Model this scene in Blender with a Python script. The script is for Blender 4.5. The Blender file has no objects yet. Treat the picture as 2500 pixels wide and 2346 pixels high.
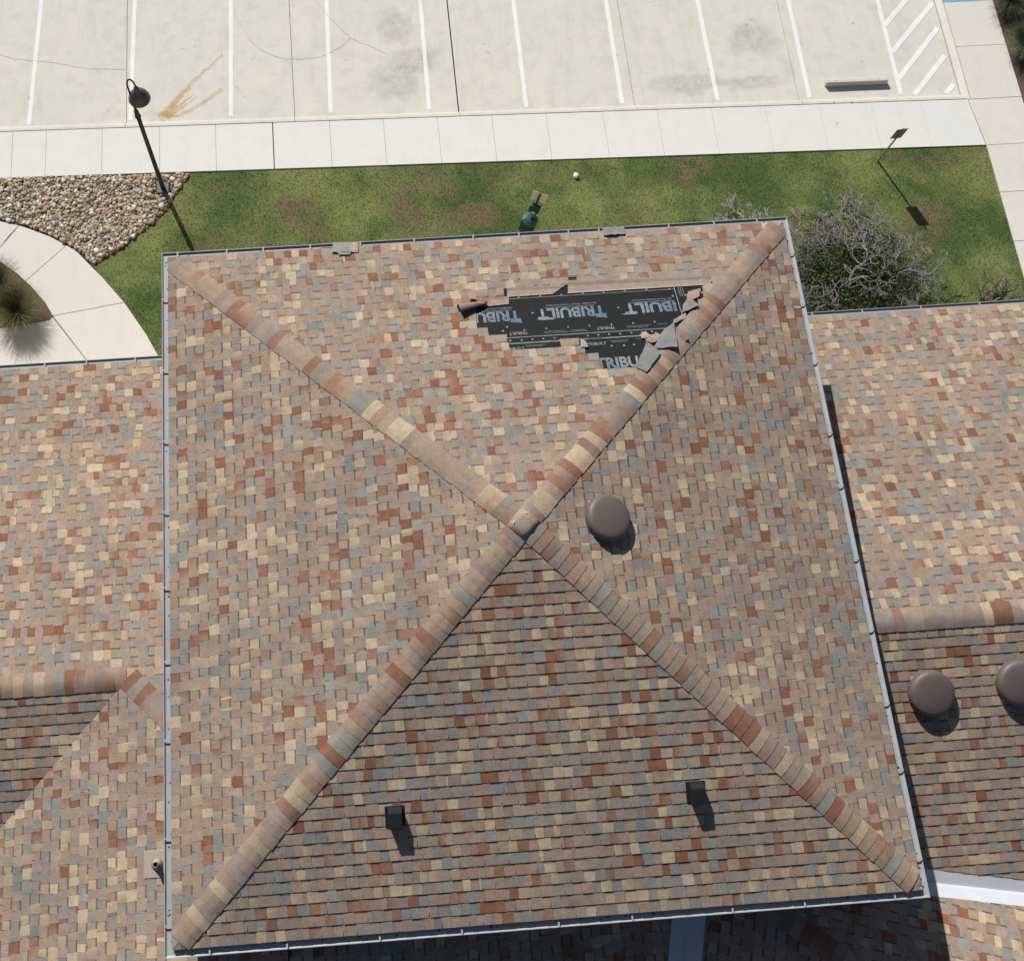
import bpy, math, random
import numpy as np
from mathutils import Vector, Matrix

random.seed(11)
RNG = np.random.default_rng(11)
SC = bpy.context.scene
COL = SC.collection
R = math.radians

# ------------------------------------------------------------------ camera
CAM_POS = Vector((-2.105, -3.015, 27.641))
cam_d = bpy.data.cameras.new('camera')
cam = bpy.data.objects.new('camera', cam_d)
COL.objects.link(cam)
cam_d.sensor_fit = 'HORIZONTAL'
cam_d.sensor_width = 36.0
cam_d.lens = 2798.5 / 2500.0 * 36.0
cam_d.shift_x = 0.1198
cam_d.shift_y = -0.1039
cam_d.clip_start = 0.5
cam_d.clip_end = 3000.0
cam.location = CAM_POS
CAM_RX, CAM_RY, CAM_RZ = 0.3470, -0.0130, -0.0710
cam.rotation_euler = (CAM_RX, CAM_RY, CAM_RZ)
SC.camera = cam

# ------------------------------------------------------------------ sky, sun, exposure
SUN_AZ, SUN_EL = R(112.0), R(35.8)          # direction towards the sun, counter-clockwise from +x
to_sun = Vector((math.cos(SUN_AZ) * math.cos(SUN_EL), math.sin(SUN_AZ) * math.cos(SUN_EL), math.sin(SUN_EL)))
world = bpy.data.worlds.new('World')
SC.world = world
world.use_nodes = True
wn = world.node_tree
sky = wn.nodes.new('ShaderNodeTexSky')
sky.sky_type = 'NISHITA'
sky.sun_disc = False
sky.sun_elevation = SUN_EL
sky.sun_rotation = R(90.0) - SUN_AZ
bg = wn.nodes['Background']
bg.inputs['Strength'].default_value = 0.05
wn.links.new(sky.outputs[0], bg.inputs['Color'])
sun_d = bpy.data.lights.new('sun', 'SUN')
sun_d.energy = 5.0
sun_d.angle = R(0.5)
sun_d.color = (1.0, 0.96, 0.90)
sun = bpy.data.objects.new('sun', sun_d)
sun.rotation_euler = to_sun.to_track_quat('Z', 'Y').to_euler()
sun.location = (0, 0, 60)
COL.objects.link(sun)
vs = SC.view_settings
vs.view_transform = 'Standard'
vs.look = 'None'
vs.gamma = 1.0
vs.use_curve_mapping = False
vs.exposure = 0.46

# ------------------------------------------------------------------ helpers
def tag(o, label=None, cat=None, group=None, kind=None):
    if label: o['label'] = label
    if cat: o['category'] = cat
    if group: o['group'] = group
    if kind: o['kind'] = kind
    return o

def empty(name, loc=(0, 0, 0), parent=None):
    o = bpy.data.objects.new(name, None)
    o.location = loc
    o.empty_display_size = 0.2
    COL.objects.link(o)
    if parent: o.parent = parent
    return o

class MB:
    """collects vertices, faces and vertex colours into one mesh object"""
    def __init__(s):
        s.v = []; s.f = []; s.c = []
    def add(s, vs_, fs, col=(1, 1, 1)):
        b = len(s.v)
        s.v += [tuple(p) for p in vs_]
        if col and isinstance(col[0], (tuple, list, np.ndarray)): s.c += [tuple(c) for c in col]
        else: s.c += [tuple(col)] * len(vs_)
        s.f += [tuple(b + i for i in f) for f in fs]
    def box(s, x0, x1, y0, y1, z0, z1, col=(1, 1, 1), M=None):
        p = [(x0, y0, z0), (x1, y0, z0), (x1, y1, z0), (x0, y1, z0), (x0, y0, z1), (x1, y0, z1), (x1, y1, z1), (x0, y1, z1)]
        if M is not None: p = [M @ Vector(q) for q in p]
        s.add(p, [(3, 2, 1, 0), (4, 5, 6, 7), (0, 1, 5, 4), (1, 2, 6, 5), (2, 3, 7, 6), (3, 0, 4, 7)], col)
    def prism(s, top, bottom, col=(1, 1, 1), closed=True):
        n = len(top)
        fs = [tuple(range(n))] + [(i, n + i, n + (i + 1) % n, (i + 1) % n) for i in range(n)]
        if closed: fs.append(tuple(range(2 * n - 1, n - 1, -1)))
        s.add(list(top) + list(bottom), fs, col)
    def tube(s, pts, rad, n=6, col=(1, 1, 1), cap=True):
        pts = [Vector(p) for p in pts]
        rad = list(rad) if hasattr(rad, '__len__') else [rad] * len(pts)
        V = []; F = []
        up = None
        for i, p in enumerate(pts):
            d = (pts[min(i + 1, len(pts) - 1)] - pts[max(i - 1, 0)])
            d = d.normalized() if d.length > 1e-9 else Vector((0, 0, 1))
            if up is None:
                up = d.orthogonal().normalized()
            up = (up - d * up.dot(d))
            up = up.normalized() if up.length > 1e-6 else d.orthogonal().normalized()
            sd = d.cross(up)
            for j in range(n):
                a = 2 * math.pi * j / n
                V.append(p + (up * math.cos(a) + sd * math.sin(a)) * rad[i])
        for i in range(len(pts) - 1):
            for j in range(n):
                a, b = i * n + j, i * n + (j + 1) % n
                F.append((a, b, b + n, a + n))
        if cap:
            F.append(tuple(range(n - 1, -1, -1)))
            F.append(tuple(range((len(pts) - 1) * n, len(pts) * n)))
        s.add(V, F, col)
    def lathe(s, prof, n=32, col=(1, 1, 1), M=None, cap0=False, cap1=False):
        V = []; F = []
        for r, z in prof:
            for j in range(n):
                a = 2 * math.pi * j / n
                q = Vector((r * math.cos(a), r * math.sin(a), z))
                V.append(M @ q if M is not None else q)
        for i in range(len(prof) - 1):
            for j in range(n):
                a, b = i * n + j, i * n + (j + 1) % n
                F.append((a, b, b + n, a + n))
        if cap0: F.append(tuple(range(n - 1, -1, -1)))
        if cap1: F.append(tuple(range((len(prof) - 1) * n, len(prof) * n)))
        s.add(V, F, col)
    def mesh(s, name, mat, smooth=False):
        me = bpy.data.meshes.new(name)
        me.from_pydata(s.v, [], s.f)
        a = me.color_attributes.new('Col', 'FLOAT_COLOR', 'POINT')
        c = np.ones((len(s.v), 4), np.float32)
        c[:, :3] = np.array(s.c, np.float32).reshape(-1, 3)
        a.data.foreach_set('color', c.ravel())
        if mat: me.materials.append(mat)
        if smooth: me.polygons.foreach_set('use_smooth', [True] * len(me.polygons))
        me.update()
        return me
    def build(s, name, mat, parent=None, smooth=False, kind=None):
        o = bpy.data.objects.new(name, s.mesh(name, mat, smooth))
        COL.objects.link(o)
        if parent: o.parent = parent
        if kind: o['kind'] = kind
        return o

def bevel(o, w=0.01, seg=2):
    m = o.modifiers.new('bevel', 'BEVEL'); m.width = w; m.segments = seg; m.limit_method = 'ANGLE'
    return o

def np_mesh(name, V, F, C, mat, parent=None, kind=None, smooth=False):
    """V (n,3), F (m,3) or (m,4), C (n,3)"""
    me = bpy.data.meshes.new(name)
    k = F.shape[1]
    me.vertices.add(len(V)); me.vertices.foreach_set('co', np.ascontiguousarray(V, np.float32).ravel())
    me.loops.add(F.size); me.loops.foreach_set('vertex_index', np.ascontiguousarray(F, np.int32).ravel())
    me.polygons.add(len(F)); me.polygons.foreach_set('loop_start', np.arange(0, F.size, k, dtype=np.int32))
    a = me.color_attributes.new('Col', 'FLOAT_COLOR', 'POINT')
    c = np.ones((len(V), 4), np.float32); c[:, :3] = C
    a.data.foreach_set('color', c.ravel())
    me.materials.append(mat)
    if smooth: me.polygons.foreach_set('use_smooth', np.ones(len(F), bool))
    me.update(calc_edges=True); me.validate()
    o = bpy.data.objects.new(name, me); COL.objects.link(o)
    if parent: o.parent = parent
    if kind: o['kind'] = kind
    return o

# ------------------------------------------------------------------ materials
class NT:
    def __init__(s, name):
        s.m = bpy.data.materials.new(name); s.m.use_nodes = True
        s.t = s.m.node_tree; s.b = s.t.nodes['Principled BSDF']
        s.tc = None
    def n(s, t, **kw):
        x = s.t.nodes.new(t)
        for k_, v in kw.items(): setattr(x, k_, v)
        return x
    def l(s, a, b): s.t.links.new(a, b)
    def coord(s):
        if s.tc is None: s.tc = s.n('ShaderNodeNewGeometry').outputs['Position']
        return s.tc
    def noise(s, scale, detail=4, rough=0.55, stretch=None, off=(0, 0, 0)):
        x = s.n('ShaderNodeTexNoise'); x.inputs['Scale'].default_value = scale
        x.inputs['Detail'].default_value = detail; x.inputs['Roughness'].default_value = rough
        mp = s.n('ShaderNodeMapping'); mp.inputs['Location'].default_value = off
        if stretch: mp.inputs['Scale'].default_value = stretch
        s.l(s.coord(), mp.inputs[0]); s.l(mp.outputs[0], x.inputs['Vector'])
        return x.outputs['Fac']
    def ramp(s, fac, stops):
        x = s.n('ShaderNodeValToRGB'); e = x.color_ramp.elements
        while len(e) < len(stops): e.new(0.5)
        for i, (p, c) in enumerate(stops):
            e[i].position = p; e[i].color = (*c, 1) if len(c) == 3 else c
        s.l(fac, x.inputs[0]); return x.outputs[0]
    def mix(s, fac, a, b, mode='MIX'):
        x = s.n('ShaderNodeMix', data_type='RGBA', blend_type=mode)
        for inp, v in ((x.inputs[0], fac), (x.inputs[6], a), (x.inputs[7], b)):
            if hasattr(v, 'links'): s.l(v, inp)
            elif isinstance(v, (int, float)): inp.default_value = v
            else: inp.default_value = (*v, 1)
        return x.outputs[2]
    def math(s, op, a, b=0.0, clamp=False):
        x = s.n('ShaderNodeMath', operation=op, use_clamp=clamp)
        for inp, v in ((x.inputs[0], a), (x.inputs[1], b)):
            if hasattr(v, 'links'): s.l(v, inp)
            else: inp.default_value = v
        return x.outputs[0]
    def attr(s):
        x = s.n('ShaderNodeVertexColor'); x.layer_name = 'Col'; return x.outputs['Color']
    def bump(s, h, strength=0.3, dist=0.01):
        x = s.n('ShaderNodeBump'); x.inputs['Strength'].default_value = strength; x.inputs['Distance'].default_value = dist
        s.l(h, x.inputs['Height']); s.l(x.outputs[0], s.b.inputs['Normal'])
    def out(s, col=None, rough=0.8, metal=0.0, spec=0.4):
        if col is not None:
            if hasattr(col, 'links'): s.l(col, s.b.inputs['Base Color'])
            else: s.b.inputs['Base Color'].default_value = (*col, 1)
        if hasattr(rough, 'links'): s.l(rough, s.b.inputs['Roughness'])
        else: s.b.inputs['Roughness'].default_value = rough
        s.b.inputs['Metallic'].default_value = metal
        s.b.inputs['Specular IOR Level'].default_value = spec
        return s.m

def gray(a): return (a, a, a)

def m_shingle():
    t = NT('asphalt shingle granules')
    g = t.noise(95, 3, 0.75)
    g2 = t.noise(9, 3, 0.6)
    f1 = t.ramp(g, [(0.30, gray(0.58)), (0.52, gray(1.0)), (0.75, gray(1.42))])
    f2 = t.ramp(g2, [(0.3, gray(0.86)), (0.7, gray(1.12))])
    f3 = t.ramp(t.noise(0.55, 5, 0.6, off=(4, 9, 2)), [(0.3, (0.87, 0.88, 0.90)), (0.7, (1.10, 1.08, 1.04))])
    c = t.mix(1.0, t.attr(), f1, 'MULTIPLY'); c = t.mix(1.0, c, f2, 'MULTIPLY'); c = t.mix(1.0, c, f3, 'MULTIPLY')
    t.bump(g, 0.35, 0.004)
    return t.out(c, 0.92, spec=0.25)
def m_attr(name, rough=0.7, var=0.2, scale=12, spec=0.4, metal=0.0):
    t = NT(name)
    f = t.ramp(t.noise(scale, 4, 0.6), [(0.3, gray(1 - var)), (0.7, gray(1 + var))])
    return t.out(t.mix(1.0, t.attr(), f, 'MULTIPLY'), rough, metal, spec)
def m_plain(name, col, rough=0.6, metal=0.0, var=0.12, scale=8, spec=0.4):
    t = NT(name)
    n = t.noise(scale, 4, 0.6)
    c = t.mix(n, tuple(x * (1 - var) for x in col), tuple(min(1, x * (1 + var)) for x in col))
    r = t.ramp(n, [(0.2, gray(max(0.05, rough - 0.08))), (0.8, gray(min(1, rough + 0.08)))])
    return t.out(c, r, metal, spec)
def m_concrete(name, base, stain, amount, warm):
    t = NT(name)
    big = t.noise(0.55, 5, 0.6)
    mid = t.noise(2.6, 6, 0.65, off=(3, 7, 0))
    fin = t.noise(38, 3, 0.7)
    streak = t.noise(3.0, 4, 0.6, stretch=(1.0, 0.22, 1.0), off=(11, 0, 0))
    c = t.mix(t.ramp(big, [(0.38, gray(0)), (0.68, gray(1))]), base, warm)
    s = t.math('MULTIPLY', t.ramp(mid, [(0.48, gray(0)), (0.78, gray(1))]), amount)
    c = t.mix(s, c, stain)
    s2 = t.math('MULTIPLY', t.ramp(streak, [(0.52, gray(0)), (0.75, gray(1))]), amount * 0.7)
    c = t.mix(s2, c, stain)
    c = t.mix(1.0, c, t.ramp(fin, [(0.3, gray(0.93)), (0.7, gray(1.06))]), 'MULTIPLY')
    t.bump(fin, 0.15, 0.003)
    return t.out(c, 0.88, spec=0.25)
def m_grass():
    t = NT('lawn grass')
    a = t.noise(0.40, 6, 0.62, off=(1.7, 4.2, 0))
    b = t.noise(1.7, 5, 0.65, off=(7, 2, 0))
    f = t.noise(34, 3, 0.7)
    lightc = t.mix(b, (0.108, 0.148, 0.038), (0.188, 0.194, 0.074))
    darkc = t.mix(b, (0.034, 0.066, 0.015), (0.074, 0.110, 0.028))
    c = t.mix(t.ramp(a, [(0.42, gray(0)), (0.60, gray(1))]), darkc, lightc)
    br = t.noise(0.75, 5, 0.65, off=(21, 3, 0))
    c = t.mix(t.math('MULTIPLY', t.ramp(br, [(0.53, gray(0)), (0.70, gray(1))]), 0.8), c, (0.115, 0.092, 0.045))
    for px, py, pr in ((-3.3, 11.95, 1.0), (0.2, 11.7, 1.5), (1.6, 11.3, .9), (7.6, 12.3, .8), (13.8, 10.4, .9)):   # worn spots of bare brown thatch
        vd = t.n('ShaderNodeVectorMath', operation='DISTANCE'); t.l(t.coord(), vd.inputs[0]); vd.inputs[1].default_value = (px, py, 0)
        m_ = t.math('SUBTRACT', 1.0, t.math('DIVIDE', vd.outputs['Value'], pr), True)
        m_ = t.math('MULTIPLY', m_, t.ramp(b, [(0.38, gray(0)), (0.60, gray(1))]))
        c = t.mix(t.math('MULTIPLY', m_, 1.5, True), c, (0.125, 0.098, 0.055))
    c = t.mix(1.0, c, t.ramp(f, [(0.28, gray(0.6)), (0.5, gray(1.0)), (0.72, gray(1.35))]), 'MULTIPLY')
    c = t.mix(1.0, c, t.attr(), 'MULTIPLY')
    t.bump(f, 0.6, 0.03)
    return t.out(c, 0.85, spec=0.2)
def m_stain(name, col, strength, scale):
    """thin deposit whose cover follows a noise and the vertex colour's red channel"""
    t = NT(name)
    n = t.noise(scale, 6, 0.7)
    sep = t.n('ShaderNodeSeparateColor'); t.l(t.attr(), sep.inputs[0])
    a = t.math('MULTIPLY', t.ramp(n, [(0.22, gray(0)), (0.66, gray(1))]), sep.outputs[0])
    a = t.math('MULTIPLY', a, strength, True)
    t.l(a, t.b.inputs['Alpha'])
    return t.out(t.mix(n, col, tuple(x * 0.75 for x in col)), 0.9, spec=0.2)

M = {}
M['shingle'] = m_shingle()
M['felt'] = m_plain('roof deck felt', (0.03, 0.03, 0.03), 0.9)
M['underlay'] = m_plain('black synthetic underlayment', (0.0075, 0.0095, 0.0105), 0.65, var=0.4, scale=3.0, spec=.12)
M['print'] = m_attr('printed lettering', 0.7, 0.35, 22, .2)
M['gutter'] = m_plain('pale grey painted gutter', (0.26, 0.28, 0.295), 0.5, 0.0, 0.22, 4, .5)
M['flash'] = m_plain('pale valley metal', (0.43, 0.46, 0.49), 0.55, 0.0, 0.1, 4)
M['stucco'] = m_plain('cream stucco', (0.48, 0.42, 0.33), 0.9)
M['trim'] = m_plain('painted fascia board', (0.30, 0.25, 0.20), 0.7)
M['walk'] = m_concrete('pale sidewalk concrete', (0.525, 0.530, 0.512), (0.44, 0.435, 0.410), 0.35, (0.535, 0.528, 0.500))
M['walk_warm'] = m_concrete('warm beige concrete', (0.500, 0.484, 0.440), (0.42, 0.40, 0.36), 0.35, (0.515, 0.490, 0.440))
M['lot'] = m_concrete('parking concrete', (0.472, 0.463, 0.422), (0.365, 0.358, 0.325), 0.66, (0.505, 0.486, 0.430))
M['kerb'] = m_concrete('kerb concrete', (0.450, 0.435, 0.390), (0.36, 0.35, 0.31), 0.5, (0.47, 0.45, 0.40))
M['joint'] = m_plain('joint filler', (0.21, 0.205, 0.19), 0.9)
M['paint'] = m_concrete('white road paint', (0.60, 0.615, 0.605), (0.48, 0.48, 0.46), 0.4, (0.61, 0.62, 0.61))
M['grass'] = m_grass()
M['rust'] = m_stain('rust stain', (0.60, 0.37, 0.13), 0.62, 4)
M['grime'] = m_stain('grey scaling stain', (0.33, 0.325, 0.29), 0.24, 5.0)
M['crack'] = m_plain('concrete crack', (0.355, 0.34, 0.305), 0.95)
M['bronze'] = m_plain('bronze painted metal', (0.100, 0.076, 0.070), 0.55, 0.0, 0.06, 3)
M['vblack'] = m_plain('black painted vent', (0.010, 0.013, 0.015), 0.7, 0.0, 0.2, spec=.2)
M['bluemetal'] = m_plain('grey metal flashing', (0.26, 0.32, 0.40), 0.5, 0.2)
M['lampblack'] = m_plain('black powder coat', (0.022, 0.022, 0.020), 0.5)
M['lampgrey'] = m_plain('charcoal lamp shade', (0.045, 0.046, 0.050), 0.45)
M['stone'] = m_attr('river rock', 0.75, 0.22, 40)
M['soil'] = m_plain('brown mulch', (0.085, 0.055, 0.036), 0.95, var=0.5, scale=22)
M['bark'] = m_attr('weathered grey bark', 0.85, 0.25, 25)
M['leaf'] = m_attr('leaf', 0.6, 0.25, 6, 0.3)
M['blade'] = m_attr('grass blade', 0.6, 0.2, 8, 0.3)
M['sign'] = m_plain('bare aluminium sign back', (0.20, 0.19, 0.17), 0.5, 0.2)
M['signgrey'] = m_plain('grey steel post', (0.22, 0.22, 0.21), 0.5, 0.4)
M['teal'] = m_plain('dark green plastic', (0.010, 0.048, 0.044), 0.5)
M['white'] = m_plain('white plastic', (0.75, 0.75, 0.73), 0.4)
M['blue'] = m_plain('blue paving mat', (0.10, 0.36, 0.55), 0.7)
M['tan'] = m_plain('tan lead flashing', (0.27, 0.225, 0.19), 0.6)
M['ground'] = m_plain('dry ground', (0.16, 0.15, 0.10), 0.95, var=0.3, scale=0.3)

# ------------------------------------------------------------------ terrain
g = MB(); g.add([(-400, -400, -0.32), (400, -400, -0.32), (400, 400, -0.32), (-400, 400, -0.32)], [(0, 1, 2, 3)])
tag(g.build('ground', M['ground']), kind='structure')

KS = -0.0236                                   # the kerb line's slope against the building
def kerb_y(x): return 14.715 + KS * (x + 11.28)
def walk_y(x): return 13.225 - 0.0252 * (x + 9.6)

def slab_polys(name, parent, polys, z1, th, mat, b=0.012):
    for p in polys:
        m = MB(); m.prism([(x, y, z1) for x, y in p], [(x, y, z1 - th) for x, y in p])
        bevel(m.build(name, mat, parent), b, 2)

def inset(p, d):
    c = (sum(a for a, _ in p) / len(p), sum(b for _, b in p) / len(p))
    out = []
    n = len(p)
    for i in range(n):
        a, b, e = Vector(p[i - 1]), Vector(p[i]), Vector(p[(i + 1) % n])
        d1 = (b - a).normalized(); d2 = (e - b).normalized()
        n1 = Vector((-d1.y, d1.x)); n2 = Vector((-d2.y, d2.x))
        k_ = n1 + n2
        k_ = k_ / max(0.3, k_.dot(n1))
        out.append((b.x + k_.x * d, b.y + k_.y * d))
    return out

# parking lot: a base sheet and saw-cut slabs
lot = MB(); lot.add([(-45, 14.0, -0.29), (15.9, 13.6, -0.29), (15.9, 60, -0.29), (-45, 60, -0.29)], [(0, 1, 2, 3)])
LOT = tag(lot.build('parking_lot', M['joint']), kind='structure')
LZ = -0.13
jx = [-30.0, -21.2, -12.5, -7.82, -3.13, 1.475, 6.46, 11.15, 15.78]
for a, b in zip(jx[:-1], jx[1:]):
    g_ = 0.022 if abs(b - 1.475) < 0.01 or abs(a - 1.475) < 0.01 else 0.008
    ga = 0.018 if abs(a - 1.475) < 0.01 else 0.006
    gb = 0.018 if abs(b - 1.475) < 0.01 else 0.006
    for y0, y1 in ((None, 26.0), (26.0, 45.0)):
        p = [(a + ga, (kerb_y(a) + 0.19) if y0 is None else y0 + .01), (b - gb, (kerb_y(b) + 0.19) if y0 is None else y0 + .01), (b - gb, y1), (a + ga, y1)]
        slab_polys('slab', LOT, [p], LZ, 0.14, M['lot'], 0.006)
# painted lines
ends = [(-10.52, 14.96), (-7.71, 14.93), (-4.91, 14.88), (-2.12, 14.82), (0.65, 14.75), (3.39, 14.67), (6.11, 14.6), (8.83, 14.54), (11.46, 14.47), (14.09, 14.42)]
tops = [(-10.30, 19.21), (-7.6, 19.04), (-4.82, 18.87), (-2.04, 18.7), (0.69, 18.53), (3.41, 18.36), (6.12, 18.2), (8.81, 18.03), (11.48, 17.87), (14.12, 17.71)]
def paint_line(a, b, w=0.115, z=LZ + 0.004):
    a, b = Vector(a), Vector(b); d = (b - a).normalized(); n_ = Vector((-d.y, d.x)) * w / 2
    m = MB(); N = 14; V = []
    for i in range(N + 1):
        q = a.lerp(b, i / N); j = random.uniform(-.004, .004)
        V += [(q.x + n_.x + j, q.y + n_.y, z), (q.x - n_.x + j, q.y - n_.y, z)]
    m.add(V, [(2 * i + 1, 2 * i + 3, 2 * i + 2, 2 * i) for i in range(N)])
    return m.build('painted_line', M['paint'], LOT)
for e, t_ in zip(ends, tops):
    d = Vector(t_) - Vector(e)
    paint_line(Vector(e) + d.normalized() * .03, Vector(e) + d.normalized() * 5.4, 0.118)
for a, b in (((14.13, 16.78), (15.55, 18.25)), ((14.12, 15.83), (15.72, 17.48)), ((14.13, 14.95), (15.66, 16.60)), ((14.47, 14.40), (15.66, 15.66)), ((15.38, 14.40), (15.68, 14.68))):
    paint_line(a, b, 0.15, LZ + .0056)
# stains and cracks on the slabs
def ribbon(name, pts, w, mat, z, fade=False):
    m = MB(); V = []; C = []; F = []
    P = []
    for i in range(len(pts) - 1):
        a, b = Vector(pts[i]), Vector(pts[i + 1])
        n = max(2, int((b - a).length / 0.06))
        P += [a.lerp(b, j / n) for j in range(n)]
    P.append(Vector(pts[-1]))
    for i, q in enumerate(P):
        d = (P[min(i + 1, len(P) - 1)] - P[max(i - 1, 0)]).normalized(); n_ = Vector((-d.y, d.x))
        q = q + n_ * random.uniform(-.10, .10) * w[0] if isinstance(w, tuple) else q + n_ * random.uniform(-.018, .018)
        t_ = i / (len(P) - 1)
        ww = (w[0] * (1 - t_) + w[1] * t_) if isinstance(w, tuple) else w * random.uniform(0.4, 1.4)
        for s_, c in ((-1, 0.0), (-.4, 1.0), (.4, 1.0), (1, 0.0)):
            r = q + n_ * s_ * ww / 2
            V.append((r.x, r.y, z)); C.append(gray(c * (0.55 + 0.45 * (1 - t_)) if fade else c))
    for i in range(len(P) - 1):
        for j in range(3):
            F.append((4 * i + j, 4 * i + 4 + j, 4 * i + 5 + j, 4 * i + 1 + j))
    m.add(V, F, C)
    return m.build(name, mat, LOT)
rust = [([(-6.80, 15.02), (-6.62, 15.32), (-6.26, 15.74), (-5.97, 16.09), (-5.6, 16.5), (-5.44, 16.61), (-5.09, 16.98)], (0.20, 0.05)),
        ([(-6.72, 15.02), (-6.4, 15.03), (-6.03, 15.18), (-5.67, 15.4), (-5.4, 15.62), (-5.14, 15.82)], (0.10, 0.12)),
        ([(-6.72, 15.05), (-6.50, 15.18), (-6.24, 15.43), (-5.92, 15.72)], (0.16, 0.03)),
        ([(-6.5, 15.1), (-6.1, 15.42), (-5.85, 15.62)], (0.07, 0.02)),
        ([(-6.9, 14.97), (-6.62, 15.14), (-6.45, 15.38)], (0.34, 0.16))]
for i, (p, w) in enumerate(rust):
    ribbon('rust_stain', p, (w[0] * 1.35, w[1] * 1.5), M['rust'], LZ + 0.003 + 0.0007 * i, True)
def blotch(name, c, rx, ry, mat, z, seed):
    rr = random.Random(seed); m = MB(); n = 20
    V = [(c[0], c[1], z)]; C = [gray(1)]
    for ring, (k_, cc) in enumerate(((0.55, .9), (1.0, 0.0))):
        for j in range(n):
            a = 2 * math.pi * j / n; q = k_ * rr.uniform(.75, 1.2)
            V.append((c[0] + rx * q * math.cos(a), c[1] + ry * q * math.sin(a), z)); C.append(gray(cc))
    F = [(0, 1 + j, 1 + (j + 1) % n) for j in range(n)] + [(1 + j, 1 + n + j, 1 + n + (j + 1) % n, 1 + (j + 1) % n) for j in range(n)]
    m.add(V, F, C); return m.build(name, mat, LOT)
for i, (c, rx, ry) in enumerate([((-0.25, 15.75), .8, .75), ((0.35, 16.45), 1.0, .6), ((-0.1, 17.6), .7, .7), ((8.1, 15.2), 1.3, .4), ((10.2, 16.6), .9, .7), ((9.9, 15.1), 1.1, .3)] + [((random.uniform(-11, 14), random.uniform(15.2, 18.5)), random.uniform(.03, .10), random.uniform(.03, .09)) for _ in range(26)]):
    blotch('grime_stain', c, rx, ry, M['grime'], LZ + 0.0022 + 0.00012 * i, i)
for p in ([(-4.71, 18.6), (-4.71, 18.28), (-4.45, 17.75), (-4.33, 17.42), (-4.05, 17.09), (-3.63, 16.81), (-3.16, 16.69), (-2.53, 16.68), (-2.15, 16.78), (-1.71, 17.01), (-1.43, 17.31), (-1.22, 17.17), (-0.92, 17.02), (-.4, 16.7)],
          [(-1.43, 17.31), (-1.78, 17.78), (-2.08, 18.18), (-2.37, 18.72)], [(-11.43, 17.39), (-11.11, 17.21), (-10.37, 17.08), (-9.69, 16.94), (-8.9, 16.73), (-7.85, 16.64)]):
    ribbon('crack', p, 0.012, M['crack'], LZ + 0.0046)

# kerb between lot and sidewalk (rounded nose), turning up the east side
def kerb_piece(pts_back, pts_front, low=1.0):
    m = MB()
    n = len(pts_back)
    prof = [(0.0, 0.028), (0.35, 0.024), (0.7, 0.010), (0.88, -0.03), (1.0, -0.128), (1.0, -0.26), (0.0, -0.26)]
    V = []
    for (a, b) in zip(pts_back, pts_front):
        for k_, z in prof: V.append((a[0] + (b[0] - a[0]) * k_, a[1] + (b[1] - a[1]) * k_, z if low == 1 or z < -.13 else -.128 + (z + .128) * (low + (1 - low) * (1 - k_))))
    q = len(prof); F = []
    for i in range(n - 1):
        for j in range(q - 1):
            F.append((i * q + j, i * q + j + 1, (i + 1) * q + j + 1, (i + 1) * q + j))
    F.append(tuple(range(q))); F.append(tuple(range((n - 1) * q + q - 1, (n - 1) * q - 1, -1)))
    m.add(V, F)
    return m
KERB = tag(kerb_piece([(-30, kerb_y(-30) + .012), (-21.2, kerb_y(-21.2) + .012)], [(-30, kerb_y(-30) + .2), (-21.2, kerb_y(-21.2) + .2)]).build('kerb', M['kerb']), kind='structure')
kx = [-21.19, -16.6, -12.5, -7.82, -3.13, 1.475, 6.46, 11.15, 15.86]
for a, b in zip(kx[:-1], kx[1:]):
    kerb_piece([(a + .006, kerb_y(a) + .014), (b - .006, kerb_y(b) + .014)], [(a + .006, kerb_y(a) + .2), (b - .006, kerb_y(b) + .2)]).build('kerb_stone', M['kerb'], KERB, smooth=False)
kerb_piece([(15.93, kerb_y(15.9) + .012), (15.93, 17.3), (15.94, 26)], [(15.80, kerb_y(15.9) + .012), (15.80, 17.3), (15.81, 26)], .15).build('kerb_stone', M['lot'], KERB)

# sidewalk slabs
sw = MB(); sw.add([(-30, kerb_y(-30), -.03), (-30, walk_y(-30), -.03), (15.95, walk_y(15.95), -.03), (15.95, kerb_y(15.95), -.03)], [(0, 1, 2, 3)])
WALK = tag(sw.build('sidewalk', M['joint']), kind='structure')
wj = [-29.4, -24.8, -20.2, -18.6, -17.0, -15.45, -13.9, -12.35, -10.9, -9.98, -8.45, -6.87, -5.33, -3.75, -2.17, -0.67, 0.84, 2.36, 3.88, 5.48, 7.01, 8.54, 10.06, 11.61, 13.08, 14.5, 15.92]
for i, (a, b) in enumerate(zip(wj[:-1], wj[1:])):
    ga = .014 if abs(a + 3.75) < .01 else .003
    gb = .014 if abs(b + 3.75) < .01 else .003
    bt, bb = (15.855, 16.01) if i == len(wj) - 2 else (b - gb, b - gb)
    slab_polys('slab', WALK, [[(a + ga, kerb_y(a) - .006), (a + ga, walk_y(a)), (bb, walk_y(b)), (bt, kerb_y(b) - .006)]], .03 + random.uniform(-.002, .002), .12, M['walk'], .006)
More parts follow.
